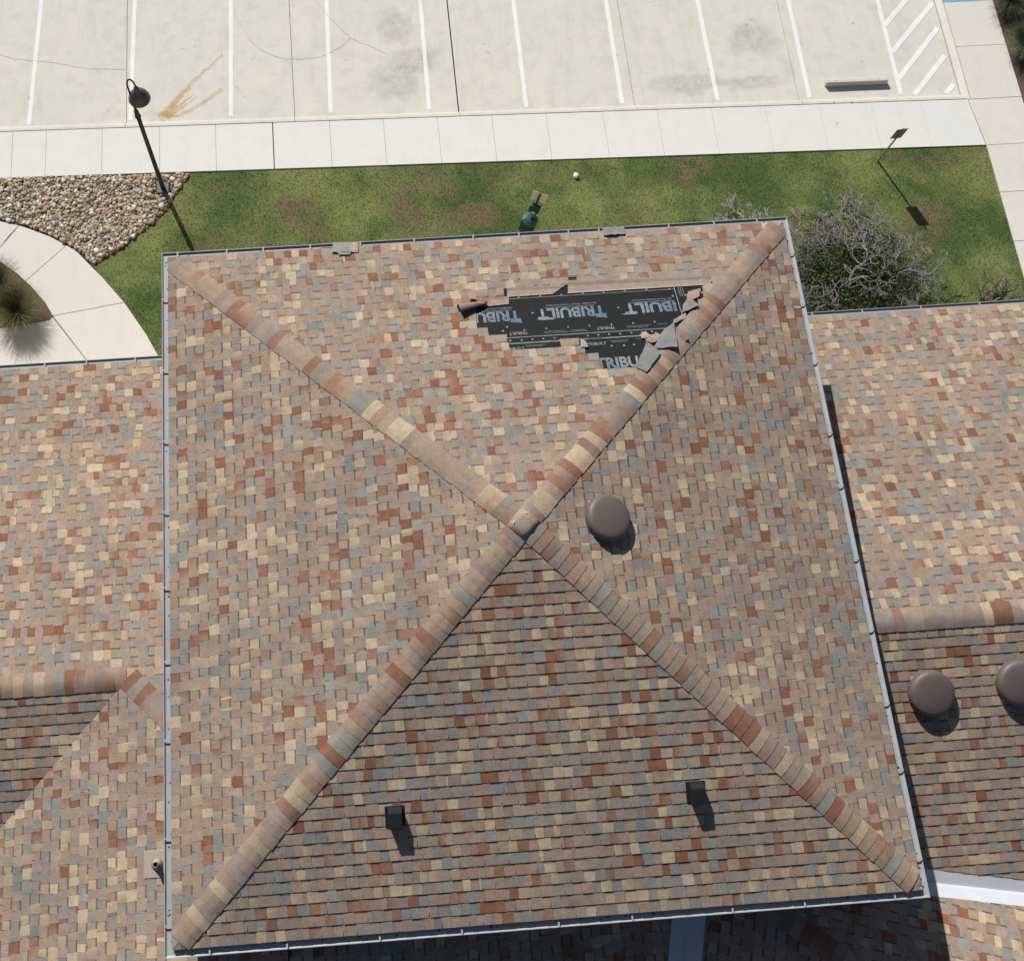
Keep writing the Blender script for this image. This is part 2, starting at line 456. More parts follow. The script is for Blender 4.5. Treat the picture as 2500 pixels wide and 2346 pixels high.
# walkway along the east edge
ew = MB(); ew.add([(15.95, -12, -.03), (17.44, -12, -.03), (17.44, 26, -.03), (15.95, 26, -.03)], [(0, 1, 2, 3)])
EWALK = tag(ew.build('east_sidewalk', M['joint']), kind='structure')
ey = [-2.6, -1.1, 0.4, 1.9, 3.4, 4.95, 6.5, 8.05, 9.6, 11.09, 12.57, 14.06, 15.82, 17.36]
for a, b in zip(ey[:-1], ey[1:]):
    xa = 15.95 if a > 13.9 else 16.03
    xb = 15.872 if abs(b - 14.06) < .01 else xa
    slab_polys('slab', EWALK, [[(xa + .004, a + .006), (17.42, a + .006), (17.42, b - .006), (xb + .004, b - .006)]], .031 + random.uniform(-.002, .002), .12, M['walk_warm'], .006)
mat_ = MB()
mat_.box(15.96, 17.30, 17.37, 18.6, -.05, .020)
for i in range(26):
    for j in range(6):
        x, y = 15.99 + i * .05, 17.40 + j * .05
        mat_.lathe([(0.016, .019), (0.011, .027)], 8, M=Matrix.Translation((x, y, 0)), cap1=True)
tag(mat_.build('tactile_paving', M['blue']), 'light blue tactile ramp mat at the top edge of the east walkway', 'paving mat')

# curved walkway on the left
outer = [(-14, 12.55), (-12.6, 12.35), (-11.16, 11.96), (-10.46, 11.73), (-9.77, 11.4), (-9.08, 10.93), (-8.39, 10.13), (-7.77, 9.32), (-7.24, 8.44), (-6.96, 7.88), (-6.62, 7.1), (-6.3, 6.0), (-6.1, 4.0)]
inner = [(-14, 11.7), (-12.2, 11.45), (-11.1, 10.76), (-10.61, 10.35), (-10.27, 10.0), (-9.85, 9.46), (-9.66, 9.12), (-9.73, 8.98), (-10.23, 8.93), (-11.02, 8.84), (-14, 8.6)]
cw = MB(); cw.add([(x, y, -.03) for x, y in [(-14, 3.5), (-6.4, 3.5)] + outer[:-2][::-1]], [tuple(range(2 + len(outer) - 2))])
CURVE = tag(cw.build('curved_walkway', M['joint']), kind='structure')
def lerp2(a, b, t_): return (a[0] + (b[0] - a[0]) * t_, a[1] + (b[1] - a[1]) * t_)
CS = [[(-14, 11.7), (-12.2, 11.45), (-11.12, 11.14), (-10.86, 11.52), (-10.62, 11.79), (-11.16, 11.96), (-12.6, 12.35), (-14, 12.55)],
      [(-11.12, 11.14), (-11.1, 10.76), (-10.61, 10.35), (-10.40, 10.13), (-9.35, 11.12), (-9.77, 11.4), (-10.46, 11.73), (-10.62, 11.79)],
      [(-10.40, 10.13), (-10.27, 10.0), (-9.85, 9.46), (-9.66, 9.10), (-7.80, 9.36), (-8.39, 10.13), (-9.08, 10.93), (-9.35, 11.12)],
      [(-9.66, 9.10), (-8.82, 7.9), (-8.35, 7.17), (-7.9, 6.0), (-7.7, 4.2), (-6.14, 4.2), (-6.3, 6.0), (-6.62, 7.1), (-6.96, 7.88), (-7.24, 8.44), (-7.80, 9.36)],
      [(-9.66, 9.08), (-9.73, 8.98), (-10.23, 8.93), (-11.02, 8.84), (-11.05, 4.2), (-7.7, 4.2), (-7.9, 6.0), (-8.35, 7.17), (-8.82, 7.9)],
      [(-11.06, 8.83), (-14, 8.6), (-14, 4.2), (-11.06, 4.2)]]
def ccw(p): return p if sum(p[i - 1][0] * p[i][1] - p[i][0] * p[i - 1][1] for i in range(len(p))) > 0 else p[::-1]
for p in CS:
    slab_polys('slab', CURVE, [inset(ccw(p), .007)], .03, .11, M['walk_warm'], .006)

# planting beds
bed = MB(); bed.add([(x, y, .004) for x, y in [(-14, 11.7), (-12.2, 11.45), (-11.1, 10.76), (-10.61, 10.35), (-10.27, 10.0), (-9.85, 9.46), (-9.66, 9.12), (-9.73, 8.98), (-10.23, 8.93), (-11.02, 8.84), (-14, 8.6)][::-1]], [tuple(range(11))])
tag(bed.build('planting_bed', M['soil']), kind='structure')
bed2 = MB(); bed2.add([(17.44, -5, .004), (26, -5, .004), (26, 26, .004), (17.44, 26, .004)], [(0, 1, 2, 3)])
tag(bed2.build('mulch_bed', M['soil']), kind='structure')

# ------------------------------------------------------------------ lawn and river rock
rock_poly = [(-14, 13.36), (-6.02, 13.10), (-6.12, 12.88), (-6.4, 12.53), (-6.62, 12.0), (-7.17, 11.49), (-7.85, 10.92), (-8.63, 10.45), (-9.08, 10.93), (-9.77, 11.4), (-10.46, 11.73), (-11.16, 11.96), (-14, 12.5)]
lawn_poly = [(-6.02, 13.12), (-6.12, 12.88), (-6.4, 12.53), (-6.62, 12.0), (-7.17, 11.49), (-7.85, 10.92), (-8.63, 10.45), (-8.39, 10.13), (-7.77, 9.32), (-7.24, 8.44), (-6.96, 7.88), (-6.62, 7.1), (-6.3, 6.0), (-6.1, 3.4), (16.03, 3.4), (16.03, walk_y(16.03)), (8, walk_y(8)), (0, walk_y(0))]
def inside(P, poly):
    x, y = P[:, 0], P[:, 1]; r = np.zeros(len(P), bool); n = len(poly)
    for i in range(n):
        x1, y1 = poly[i]; x2, y2 = poly[i - 1]
        c = ((y1 > y) != (y2 > y)) & (x < (x2 - x1) * (y - y1) / ((y2 - y1) + 1e-12) + x1)
        r ^= c
    return r
lw = MB(); lw.add([(x, y, 0.0) for x, y in lawn_poly], [tuple(range(len(lawn_poly)))])
LAWN = tag(lw.build('lawn', M['grass']), kind='structure')
NB = 170000
P = np.column_stack([RNG.uniform(-8.7, 16.1, NB), RNG.uniform(6.0, 13.2, NB)])
P = P[inside(P, lawn_poly)]
n = len(P)
ang = RNG.uniform(0, 2 * np.pi, n); ln = RNG.uniform(.014, .034, n); lean = RNG.uniform(.2, 1.2, n); wd = RNG.uniform(.005, .010, n)
az = RNG.uniform(0, 2 * np.pi, n)
tip = np.column_stack([P[:, 0] + np.cos(az) * ln * lean, P[:, 1] + np.sin(az) * ln * lean, ln])
b0 = np.column_stack([P[:, 0] + np.cos(ang) * wd, P[:, 1] + np.sin(ang) * wd, np.zeros(n)])
b1 = np.column_stack([P[:, 0] - np.cos(ang) * wd, P[:, 1] - np.sin(ang) * wd, np.zeros(n)])
V = np.stack([b0, b1, tip], 1).reshape(-1, 3)
cc = RNG.uniform(.85, 1.3, n)[:, None] * np.ones((1, 3)); dry = RNG.random(n) < .06
cc[dry] = np.array([2.3, 1.7, 1.9])
np_mesh('grass', V, np.arange(3 * n).reshape(-1, 3), np.repeat(cc, 3, 0), M['grass'], kind='stuff')
tag(bpy.data.objects['grass'], 'short mown grass blades covering the lawn beside the building', 'grass')

rk = MB(); rk.add([(x, y, 0.002) for x, y in rock_poly][::-1], [tuple(range(len(rock_poly)))])
ROCK = tag(rk.build('rock_bed', M['soil']), kind='structure')
import bmesh
def ico(sub):
    bm = bmesh.new(); bmesh.ops.create_icosphere(bm, subdivisions=sub, radius=1.0)
    v = np.array([q.co[:] for q in bm.verts]); f = np.array([[q.index for q in p.verts] for p in bm.faces]); bm.free(); return v, f
IV, IF = ico(2)
pal = np.array([(.42, .33, .22), (.50, .44, .34), (.30, .22, .14), (.58, .55, .48), (.36, .26, .16), (.26, .22, .18), (.46, .36, .22), (.62, .58, .50), (.34, .29, .24), (.40, .27, .15)])
NS = 8600
P = np.column_stack([RNG.uniform(-12.6, -5.9, NS * 2), RNG.uniform(10.2, 13.4, NS * 2)])
ok = inside(P, [(-12.6, 13.30), (-6.08, 13.06), (-6.2, 12.85), (-6.48, 12.5), (-6.7, 12.03), (-7.22, 11.54), (-7.88, 10.99), (-8.63, 10.53), (-9.03, 10.95), (-9.73, 11.45), (-10.43, 11.79), (-11.14, 12.03), (-12.6, 12.4)])
P = P[ok][:NS]; n = len(P)
size = RNG.lognormal(math.log(.034), .30, n).clip(.022, .085)
size[np.abs(P[:, 0] + 6.82) + np.abs(P[:, 1] - 12.7) < .38] *= .55
sx = size * RNG.uniform(.9, 1.35, n); sy = size * RNG.uniform(.75, 1.1, n); sz = size * RNG.uniform(.5, .8, n)
zz = RNG.uniform(0.0, .055, n)
rot = RNG.uniform(0, 2 * np.pi, n); pal *= .72; colr = pal[RNG.integers(0, len(pal), n)] * RNG.uniform(.65, 1.25, n)[:, None]
tl = RNG.uniform(-.5, .5, n)
order = np.argsort(-size * (1 + 4 * zz)); big = order[:300]; rest = order[300:]
lump = 1 + 0.16 * np.sin(IV @ RNG.normal(0, 2.2, (3, 6))).mean(1)
SV = IV * lump[:, None]
def place(idx):
    c, s_ = np.cos(rot[idx]), np.sin(rot[idx])
    v = SV[None] * np.stack([sx[idx], sy[idx], sz[idx]], 1)[:, None]
    ct, st = np.cos(tl[idx])[:, None], np.sin(tl[idx])[:, None]
    x, y, z = v[..., 0] * ct - v[..., 2] * st, v[..., 1], v[..., 0] * st + v[..., 2] * ct
    X = x * c[:, None] - y * s_[:, None] + P[idx, 0][:, None]
    Y = x * s_[:, None] + y * c[:, None] + P[idx, 1][:, None]
    return np.stack([X, Y, z + zz[idx][:, None]], -1)
vv = place(rest).reshape(-1, 3)
ff = (IF[None] + (np.arange(len(rest)) * len(IV))[:, None, None]).reshape(-1, 3)
np_mesh('river_rocks', vv, ff, np.repeat(colr[rest], len(IV), 0), M['stone'], ROCK, 'stuff', True)
smesh = []
for i in range(12):
    me_o = np_mesh('stone', SV * np.array([1.12, .92, .68]), IF, np.repeat([pal[i % len(pal)] * (0.85 + .04 * i)], len(IV), 0), M['stone'], ROCK, None, True)
    smesh.append(me_o.data); bpy.data.objects.remove(me_o)
for q, i in enumerate(big):
    o = bpy.data.objects.new('stone', smesh[q % 12]); COL.objects.link(o); o.parent = ROCK
    o.location = (P[i, 0], P[i, 1], zz[i] + .012); o.scale = (size[i],) * 3; o.rotation_euler = (tl[i], tl[i] * .5, rot[i])

# ------------------------------------------------------------------ the building's roofs
BLD = tag(empty('building'), 'building with brown, tan and red shingled hip roofs and metal gutters', 'building')
ZA, HE, S = 13.41, 4.69, 0.30384              # apex height, half width of the shingled square, pitch
EXPO = 0.1435
TAUPE = [(.243, .185, .143), (.228, .174, .136), (.260, .198, .152), (.222, .177, .146), (.254, .185, .137)]
TANC = [(.352, .278, .190), (.325, .254, .174), (.374, .298, .204)]
REDC = [(.192, .084, .053), (.174, .077, .050), (.206, .102, .068)]
GREYC = [(.186, .188, .172), (.170, .174, .162), (.200, .198, .178)]
def jit(c, a=.07):
    k_ = random.uniform(1 - a, 1 + a); return tuple(x * k_ * random.uniform(.98, 1.02) for x in c)
def batch():
    """colour shares of one shingle strip: every strip out of the bundle is blended a little differently"""
    w = [.51 * random.uniform(.85, 1.15), .18 * random.uniform(.65, 1.35), .12 * random.uniform(.55, 1.45), .19 * random.uniform(.65, 1.35)]
    t_ = sum(w); return (w[0] / t_, (w[0] + w[1]) / t_, (w[0] + w[1] + w[2]) / t_)
def pick(b_):
    r = random.random()
    if r < b_[0]: return jit(random.choice(TAUPE))
    c = random.choice(TANC if r < b_[1] else REDC if r < b_[2] else GREYC)
    if random.random() < .34: c = mixc(c, random.choice(TAUPE), random.uniform(.1, .6))
    return jit(c)
def mixc(a, b, t_): return tuple(x + (y - x) * t_ for x, y in zip(a, b))

def clip(poly, hull):
    """Sutherland-Hodgman: poly against a convex counter-clockwise hull"""
    out = poly
    n = len(hull)
    for i in range(n):
        ax, ay = hull[i]; bx, by = hull[(i + 1) % n]
        ex, ey = bx - ax, by - ay
        inp, out = out, []
        for j in range(len(inp)):
            p, q = inp[j - 1], inp[j]
            dp = ex * (p[1] - ay) - ey * (p[0] - ax); dq = ex * (q[1] - ay) - ey * (q[0] - ax)
            if dq >= 0:
                if dp < 0:
                    t_ = dp / (dp - dq); out.append(tuple(a + (b - a) * t_ for a, b in zip(p, q)))
                out.append(q)
            elif dp >= 0:
                t_ = dp / (dp - dq); out.append(tuple(a + (b - a) * t_ for a, b in zip(p, q)))
        if len(out) < 3: return []
    return out
def in_poly(x, y, poly):
    r = False; n = len(poly)
    for i in range(n):
        x1, y1 = poly[i]; x2, y2 = poly[i - 1]
        if (y1 > y) != (y2 > y) and x < (x2 - x1) * (y - y1) / (y2 - y1) + x1: r = not r
    return r

class Slope:
    """a roof plane: O a point on the eave line, U along the eave, V up the slope"""
    def __init__(s, O, U, V):
        s.O, s.U, s.V = Vector(O), Vector(U).normalized(), Vector(V).normalized()
        s.N = s.U.cross(s.V).normalized()
        if s.N.z < 0: s.N = -s.N
    def pt(s, u, v, h=0.0): return s.O + s.U * u + s.V * v + s.N * h
    def uv(s, x, y):
        """plan position to plane coordinates"""
        a, b, c, d = s.U.x, s.V.x, s.U.y, s.V.y
        det = a * d - b * c; px, py = x - s.O.x, y - s.O.y
        return ((px * d - b * py) / det, (a * py - c * px) / det)
    def poly(s, pts):
        return ccw([s.uv(*p) for p in pts])

PIECES = []          # (slope, polygon, kind, colours, roof)
def lay(slope, hulls, roof, vmax, u0, u1, seed, skip=None, v_start=0.0):
    random.seed(seed)
    nc = int(math.ceil((vmax - v_start) / EXPO))
    for i in range(nc):
        v0 = v_start + i * EXPO; v1 = v0 + EXPO
        u = u0 - random.uniform(0, .2); tooth = random.random() < .5
        s0 = 0.0; run = None; wob = 0.0; strip_end = u; b_ = batch()
        while u < u1:
            w = random.choice((random.uniform(.085, .125), random.uniform(.10, .155), random.uniform(.12, .165)))
            if random.random() < .05: w = random.uniform(.03, .05)
            s1 = random.uniform(.001, .006) * (1 if tooth else -1)
            a0, a1 = u - s0, u + w + s1           # at the butt
            b0_, b1_ = u + s0, u + w - s1         # at the top
            if u > strip_end: strip_end = u + 1.0; b_ = batch()
            if run and random.random() < .12: c = run
            else: c = pick(b_)
            c2 = c
            if random.random() < .40: c2 = mixc(c, jit(random.choice(TAUPE)), random.uniform(.5, 1))
            run = c if random.random() < .3 else None
            uc, vc = u + w / 2, (v0 + v1) / 2
            if not (skip and skip(uc, vc, w)):
                quad = [(a0, v0 + wob, 0.0), (a1, v0 + wob, 1.0), (b1_, v1 + .004, 1.0), (b0_, v1 + .004, 0.0)]
                for h in hulls:
                    q = clip(quad, h)
                    if len(q) >= 3:
                        PIECES.append((slope, q, tooth, (c, c2), roof, v0, v1, len(q) == 4 and q == quad))
            if not tooth or random.random() < .75: tooth = not tooth
            s0 = s1; u += w
def emit(mb, pc, rel=None):
    slope, q, tooth, (c, c2), roof, v0, v1, full = pc
    top_h, bot_h = (.0115, .0025) if tooth else (.0085, .0005)
    def hh(v): t_ = (v - v0) / (v1 - v0); return top_h + (bot_h - top_h) * t_
    def P_(u, v, h):
        p = slope.pt(u, v, h); return p - rel if rel is not None else p
    top = [P_(u, v, hh(v)) for u, v, _ in q]; bot = [P_(u, v, -.010) for u, v, _ in q]
    cols = [mixc(c, c2, t_) for _, _, t_ in q]
    edge = [mixc(x, (.13, .10, .085), .3) for x in cols]
    mb.prism(top, bot, cols + edge, closed=False)
    if not tooth:                                # the dark printed band at the head of each cut-out
        vb = v1 - random.uniform(.023, .030)
        us = [p[0] for p in q]
        h2 = clip(q, [(min(us) - 1, vb), (max(us) + 1, vb), (max(us) + 1, v1 + 1), (min(us) - 1, v1 + 1)])
        if len(h2) >= 3:
            d = [tuple(x * .46 for x in mixc(c, TAUPE[0], .6))] * len(h2)
            b = len(mb.v)
            mb.add([P_(u, v, hh(v) + .0012) for u, v, _ in h2], [tuple(range(len(h2)))], d)

def deck(name, polys, parent):
    m = MB()
    for slope, pl in polys:
        uvp = slope.poly(pl)
        m.prism([slope.pt(u, v, -.012) for u, v in uvp], [slope.pt(u, v, -.11) for u, v in uvp])
    return m.build(name, M['felt'], parent)

k_ = 1 / math.sqrt(1 + S * S)
ze = ZA - S * HE
SN = Slope((0, HE, ze), (-1, 0, 0), (0, -1, S))
SS = Slope((0, -HE, ze), (1, 0, 0), (0, 1, S))
SE_ = Slope((HE, 0, ze), (0, 1, 0), (-1, 0, S))
SW_ = Slope((-HE, 0, ze), (0, -1, 0), (1, 0, S))
tri = {'n': [(-HE, HE), (HE, HE), (0, 0)], 's': [(-HE, -HE), (HE, -HE), (0, 0)], 'e': [(HE, -HE), (HE, HE), (0, 0)], 'w': [(-HE, -HE), (-HE, HE), (0, 0)]}
main_roof = deck('main_roof', [(SN, tri['n']), (SS, tri['s']), (SE_, tri['e']), (SW_, tri['w'])], BLD)
main_roof['label'] = 'pyramid hip roof with a torn patch of black underlayment on its north side'

hole = [(0.309, 3.562), (0.952, 3.573), (1.198, 3.732), (1.177, 3.572), (3.256, 3.576), (3.10, 3.30), (2.95, 3.10), (2.575, 2.70), (2.30, 2.45), (1.98, 2.12), (1.904, 2.214), (1.477, 2.218), (1.49, 2.342), (1.367, 2.365), (1.344, 2.492), (1.218, 2.502), (1.23, 2.571), (1.22, 2.771), (0.88, 2.782), (0.852, 2.684), (0.667, 2.628), (0.168, 2.651), (0.19, 2.92), (-0.111, 2.929), (-0.118, 3.059), (-0.248, 3.061), (-0.213, 3.346), (-0.048, 3.423), (0.294, 3.457)]
strips = [[(1.222, 3.80), (3.409, 3.741), (3.28, 3.574), (1.177, 3.572)], [(0.31, 3.744), (1.172, 3.725), (0.952, 3.573), (0.286, 3.572)], [(-0.124, 3.579), (0.311, 3.577), (0.292, 3.442), (-0.071, 3.425)]]
def skip_n(u, v, w):
    p = SN.pt(u, v)
    for pl in [hole] + strips:
        if in_poly(p.x, p.y, pl): return True
    return False
vm = HE / k_
lay(SN, [SN.poly(tri['n'])], 'main', vm, -HE, HE, 1, skip_n)
lay(SS, [SS.poly(tri['s'])], 'main', vm, -HE, HE, 2)
lay(SE_, [SE_.poly(tri['e'])], 'main', vm, -HE, HE, 3)
lay(SW_, [SW_.poly(tri['w'])], 'main', vm, -HE, HE, 4)

# west wing: north slope, south slope, and the south block's west slope meeting it in a hip and a valley
WZ, WY, WR, XH = 9.42, 4.045, -1.31, -5.44
zr = WZ + S * (WY - WR)
WN = Slope((0, WY, WZ), (-1, 0, 0), (0, -1, S))
WS = Slope((0, -4.87, zr - S * (WR + 4.87) * 1.0), (1, 0, 0), (0, 1, S))
WW = Slope((-9.0, 0, zr - S * (XH + 9.0)), (0, -1, 0), (1, 0, S))
pWN = [[(-13, WY), (XH, WY), (XH, WR), (-13, WR)], [(XH, WY), (-4.3, WY), (-4.3, -2.45), (XH, WR)]]
pWS = [[(-13, WR), (XH, WR), (-9, -4.87), (-13, -4.87)]]
pWW = [[(XH, WR), (-4.3, -2.45), (-4.3, -9), (-9, -9), (-9, -4.87)], [(-4.3, -4.35), (-3.3, -4.35), (-3.3, -9), (-4.3, -9)]]
west_roof = deck('west_wing_roof', [(WN, p) for p in pWN] + [(WS, p) for p in pWS] + [(WW, p) for p in pWW], BLD)
west_roof['label'] = 'lower shingled roof left of the main roof with a ridge, a hip and a valley'
lay(WN, [WN.poly(p) for p in pWN], 'west', 6.85, 4.3, 13.1, 5)
lay(WS, [WS.poly(p) for p in pWS], 'west', 3.75, -13.1, -5.3, 6, v_start=0.0)
lay(WW, [WW.poly(p) for p in pWW], 'west', 5.98, 1.2, 9.1, 7)

# east wing
EZ, EY = 9.82, 3.946
zre = EZ + S * (EY - WR)
EN = Slope((0, EY, EZ), (-1, 0, 0), (0, -1, S))
ES = Slope((0, -6.1, zre - S * (WR + 6.1)), (1, 0, 0), (0, 1, S))
pEN = [[(4.3, EY), (13, EY), (13, WR), (4.3, WR)]]
pES = [[(4.3, WR), (13, WR), (13, -6.1), (4.3, -4.56)]]
pES_cut = [[(4.3, WR), (13, WR), (13, -5.93), (4.3, -4.385)]]
east_roof = deck('east_wing_roof', [(EN, pEN[0]), (ES, pES[0])], BLD)
east_roof['label'] = 'lower shingled roof right of the main roof under two dome vents'
lay(EN, [EN.poly(p) for p in pEN], 'east', 5.55, -13.1, -4.3, 8)
lay(ES, [ES.poly(p) for p in pES_cut], 'east', 5.05, 4.3, 13.1, 9)

# south-east block, turned against the rest, and the dark roofs under the south eave
th = R(-16.0); gN = 0.504
upN = Vector((math.sin(th), -math.cos(th))); cN = Vector((math.cos(th), math.sin(th)))
def zN(x, y): return 10.36 + gN * ((x - 5.63) * upN.x + (y + 4.79) * upN.y)
QN = Slope((5.63, -4.79, 10.36), (cN.x, cN.y, 0), (upN.x, upN.y, gN))
H0 = (2.75, -4.55); H1 = (7.94, -9.0)
pQN = [[H0, (4.3, -4.56), (13, -6.1), (13, -9), H1]]
pQN_cut = [[(2.9, -4.70), (4.3, -4.735), (13, -6.29), (13, -9), H1]]
gW = 0.231; upW = cN
def zW(x, y): return zN(*H0) + gW * ((x - H0[0]) * upW.x + (y - H0[1]) * upW.y)
QW = Slope((2.05, -5.0, zW(2.05, -5.0)), (-upN.x, -upN.y, 0), (upW.x, upW.y, gW))
pQW = [[H0, H1, (.95, -9), (2.2, -4.4)]]
pQW_cut = [[H0, H1, (1.2, -9), (2.44, -4.4)]]
zv = zW(2.05, -5.0)
gE = (zr + S * (-3.3 - XH) - zv) / 5.35
QE = Slope((2.05, 0, zv), (0, 1, 0), (-1, 0, gE))
pQE = [[(2.2, -4.35), (.95, -9), (-3.3, -9), (-3.3, -4.35)]]
pQE_cut = [[(1.98, -4.35), (.72, -9), (-3.3, -9), (-3.3, -4.35)]]
south_roof = deck('south_roof', [(QN, pQN[0]), (QW, pQW[0]), (QE, pQE[0])], BLD)
south_roof['label'] = 'shaded lower roofs below the south eave, sunlit at the right corner'
lay(QN, [QN.poly(p) for p in pQN_cut], 'south', 5.4, -4.5, 9.0, 12, v_start=-2 * EXPO)
lay(QW, [QW.poly(p) for p in pQW_cut], 'south', 7.2, -1.5, 5.8, 13, v_start=-2 * EXPO)
lay(QE, [QE.poly(p) for p in pQE_cut], 'south', 5.45, -9.1, -4.3, 14, v_start=-9 * EXPO)

# which 300 shingles of the main roof show largest
def shown(pc):
    q = pc[1]; uc = sum(a[0] for a in q) / len(q); vc = sum(a[1] for a in q) / len(q)
    ar = abs(sum(q[i - 1][0] * q[i][1] - q[i][0] * q[i - 1][1] for i in range(len(q)))) / 2
    p = pc[0].pt(uc, vc); d = CAM_POS - p
    return ar * d.normalized().dot(pc[0].N) / d.length_squared
ROOF = {'main': main_roof, 'west': west_roof, 'east': east_roof, 'south': south_roof}
order = sorted(range(len(PIECES)), key=lambda i: -shown(PIECES[i]) if PIECES[i][4] == 'main' and PIECES[i][7] else 0)
solo = set(order[:300])
fields = {r: MB() for r in ROOF}
random.seed(5)
for i, pc in enumerate(PIECES):
    if i in solo:
        m = MB(); q = pc[1]
        c0 = pc[0].pt(sum(a[0] for a in q) / len(q), sum(a[1] for a in q) / len(q))
        emit(m, pc, c0)
        o = m.build('shingle', M['shingle'], main_roof); o.location = c0
    else:
        emit(fields[pc[4]], pc)
for r, m in fields.items():
    m.build('shingle_field', M['shingle'], ROOF[r], kind='stuff')

# hip and ridge caps -------------------------------------------------
def caps(name, A, B, wa, wb, parent, width=.160, expo=.142, seed=0, t_end=None):
    """caps from low end A to high end B; wa, wb unit directions down each side"""
    rr = random.Random(seed); A, B = Vector(A), Vector(B); d = (B - A).normalized()
    wa, wb = Vector(wa).normalized(), Vector(wb).normalized()
    up = Vector((0, 0, 1)); up = (up - d * up.dot(d)).normalized()
    na = d.cross(wa); na = na if na.z > 0 else -na
    nb = d.cross(wb); nb = nb if nb.z > 0 else -nb
    L_ = (B - A).length; n = int(L_ / expo)
    offs = [-1, -.62, -.30, -.12, 0, .12, .30, .62, 1]
    cur = None
    for i in range(n):
        t0 = i * expo; t1 = min(L_, t0 + expo * 1.12)
        random.seed(seed * 1000 + i)
        if cur and random.random() < .15: c = cur
        else:
            r_ = random.random()
            c = jit(random.choice(TAUPE)) if r_ < .54 else jit(random.choice(TANC)) if r_ < .68 else jit(random.choice(REDC)) if r_ < .83 else jit(random.choice(GREYC))
            if r_ > .54: c = mixc(c, random.choice(TAUPE), random.uniform(.0, .4))
        cur = c
        c2 = mixc(c, jit(random.choice(TAUPE + REDC)), random.uniform(.4, 1)) if random.random() < .45 else c
        fl = random.random() < .5
        m = MB(); top = []; bot = []; cols = []
        mid = A + d * (t0 + t1) / 2
        skew = random.uniform(-.006, .006); wj_ = width * random.uniform(.96, 1.03)
        for t_, h in ((t0, .0240), (t1, .0185)):
            for o_ in offs:
                w_, nn = (wa, na) if o_ < 0 else (wb, nb)
                if o_ == 0: nn = up
                rd = .010 * max(0, 1 - abs(o_) / .30)
                p = A + d * (t_ + skew * o_ * 2 - .012 * abs(o_) * 0) + w_ * abs(o_) * wj_ + nn * (h - rd - (.005 if abs(o_) == 1 else 0)) - mid
                top.append(p); bot.append(p - nn * .008)
                q_ = (o_ + 1) / 2; cols.append(mixc(c, c2, q_ if fl else 1 - q_))
        K = len(offs)
        F = [(j, j + 1, K + j + 1, K + j) for j in range(K - 1)]
        m.add(top, F, cols)
        edge = [mixc(x, (.06, .05, .045), .6) for x in cols]
        F2 = [(2 * K + j, 2 * K + j + 1, j + 1, j) for j in range(K - 1)]
        F2.append((0, K, 3 * K, 2 * K)); F2.append((K - 1, 2 * K + K - 1, 3 * K + K - 1, K + K - 1))
        m.add(top + bot, F2, edge + edge)
        me = m.mesh(name, M['shingle'])
        sm = [i_ < K - 1 for i_ in range(len(me.polygons))]
        me.polygons.foreach_set('use_smooth', sm)
        o = bpy.data.objects.new(name, me); COL.objects.link(o); o.parent = parent; o.location = mid
r2 = math.sqrt(.5)
def flipn(m): return m
hz = (0, 0, ZA - .004)
for sx_, sy_, sd in ((-1, 1, 21), (1, 1, 22), (1, -1, 23), (-1, -1, 24)):
    a = Vector((sx_ * (HE - .09), sy_ * (HE - .09), ze + S * .09)); b = Vector((0, 0, ZA))
    d = (b - a).normalized()
    ex = Vector((sx_, 0, -S)).normalized()   # plane x-side: contains (0,1,0) and (sx,0,-S)
    def side(n_):                            # direction within the plane (normal n_) perpendicular to the hip, pointing down
        w = d.cross(n_).normalized(); return w if w.z < 0 else -w
    nx = Vector((sx_ * S, 0, 1)).normalized(); ny = Vector((0, sy_ * S, 1)).normalized()
    caps('hip_cap', a, b - d * .10, side(nx), side(ny), main_roof, seed=sd)
# the cap over the apex with its two sealed nails
m = MB()
ad = Vector((1, -1, 0)).normalized(); bd = Vector((1, 1, 0)).normalized()
V = []
for i in range(5):
    for j in range(5):
        u, v = (i - 2) * .075, (j - 2) * .080
        V.append(ad * u + bd * v + Vector((0, 0, .0275 - abs(u) * .215 - abs(v) * .215 - (.0 if (i, j) != (2, 2) else .010))))
F = [(i * 5 + j, i * 5 + j + 1, (i + 1) * 5 + j + 1, (i + 1) * 5 + j) for i in range(4) for j in range(4)]
m.add(V, F, (.24, .19, .15))
o = m.build('apex_cap', M['shingle'], main_roof, True); o.location = (0, 0, ZA - .004)
sd_ = o.modifiers.new('thick', 'SOLIDIFY'); sd_.thickness = .004
for dx, dy in ((-.13, .02), (.04, .13)):
    m = MB(); m.lathe([(.010, 0), (.008, .006), (.003, .008)], 10, cap1=True)
    q = m.build('sealed_nail', M['white'], main_roof); q.location = (dx, dy, ZA + .005)
# west wing ridge and hip
caps('ridge_cap', (-13.0, WR, zr), (XH - .02, WR, zr), (0, 1, -S), (0, -1, -S), west_roof, width=.165, seed=31)
a = Vector((XH, WR, zr)); b = Vector((-4.3, -2.45, zr + S * (XH * -1 - 4.3)))
d = (b - a).normalized()
def side2(n_):
    w = d.cross(Vector(n_).normalized()).normalized(); return w if w.z < 0 else -w
caps('hip_cap', a, b, side2((0, S, 1)), side2((-S, 0, 1)), west_roof, width=.165, seed=33)
# east wing ridge
caps('ridge_cap', (13.0, WR, zre), (4.32, WR, zre), (0, 1, -S), (0, -1, -S), east_roof, width=.165, seed=32)
# south-east hip
a = Vector((H0[0], H0[1], zN(*H0))); b = Vector((H1[0], H1[1], zN(*H1))); d = (b - a).normalized()
caps('hip_cap', a, b, side2((-gN * upN.x, -gN * upN.y, 1)), side2((-gW * upW.x, -gW * upW.y, 1)), south_roof, seed=35)

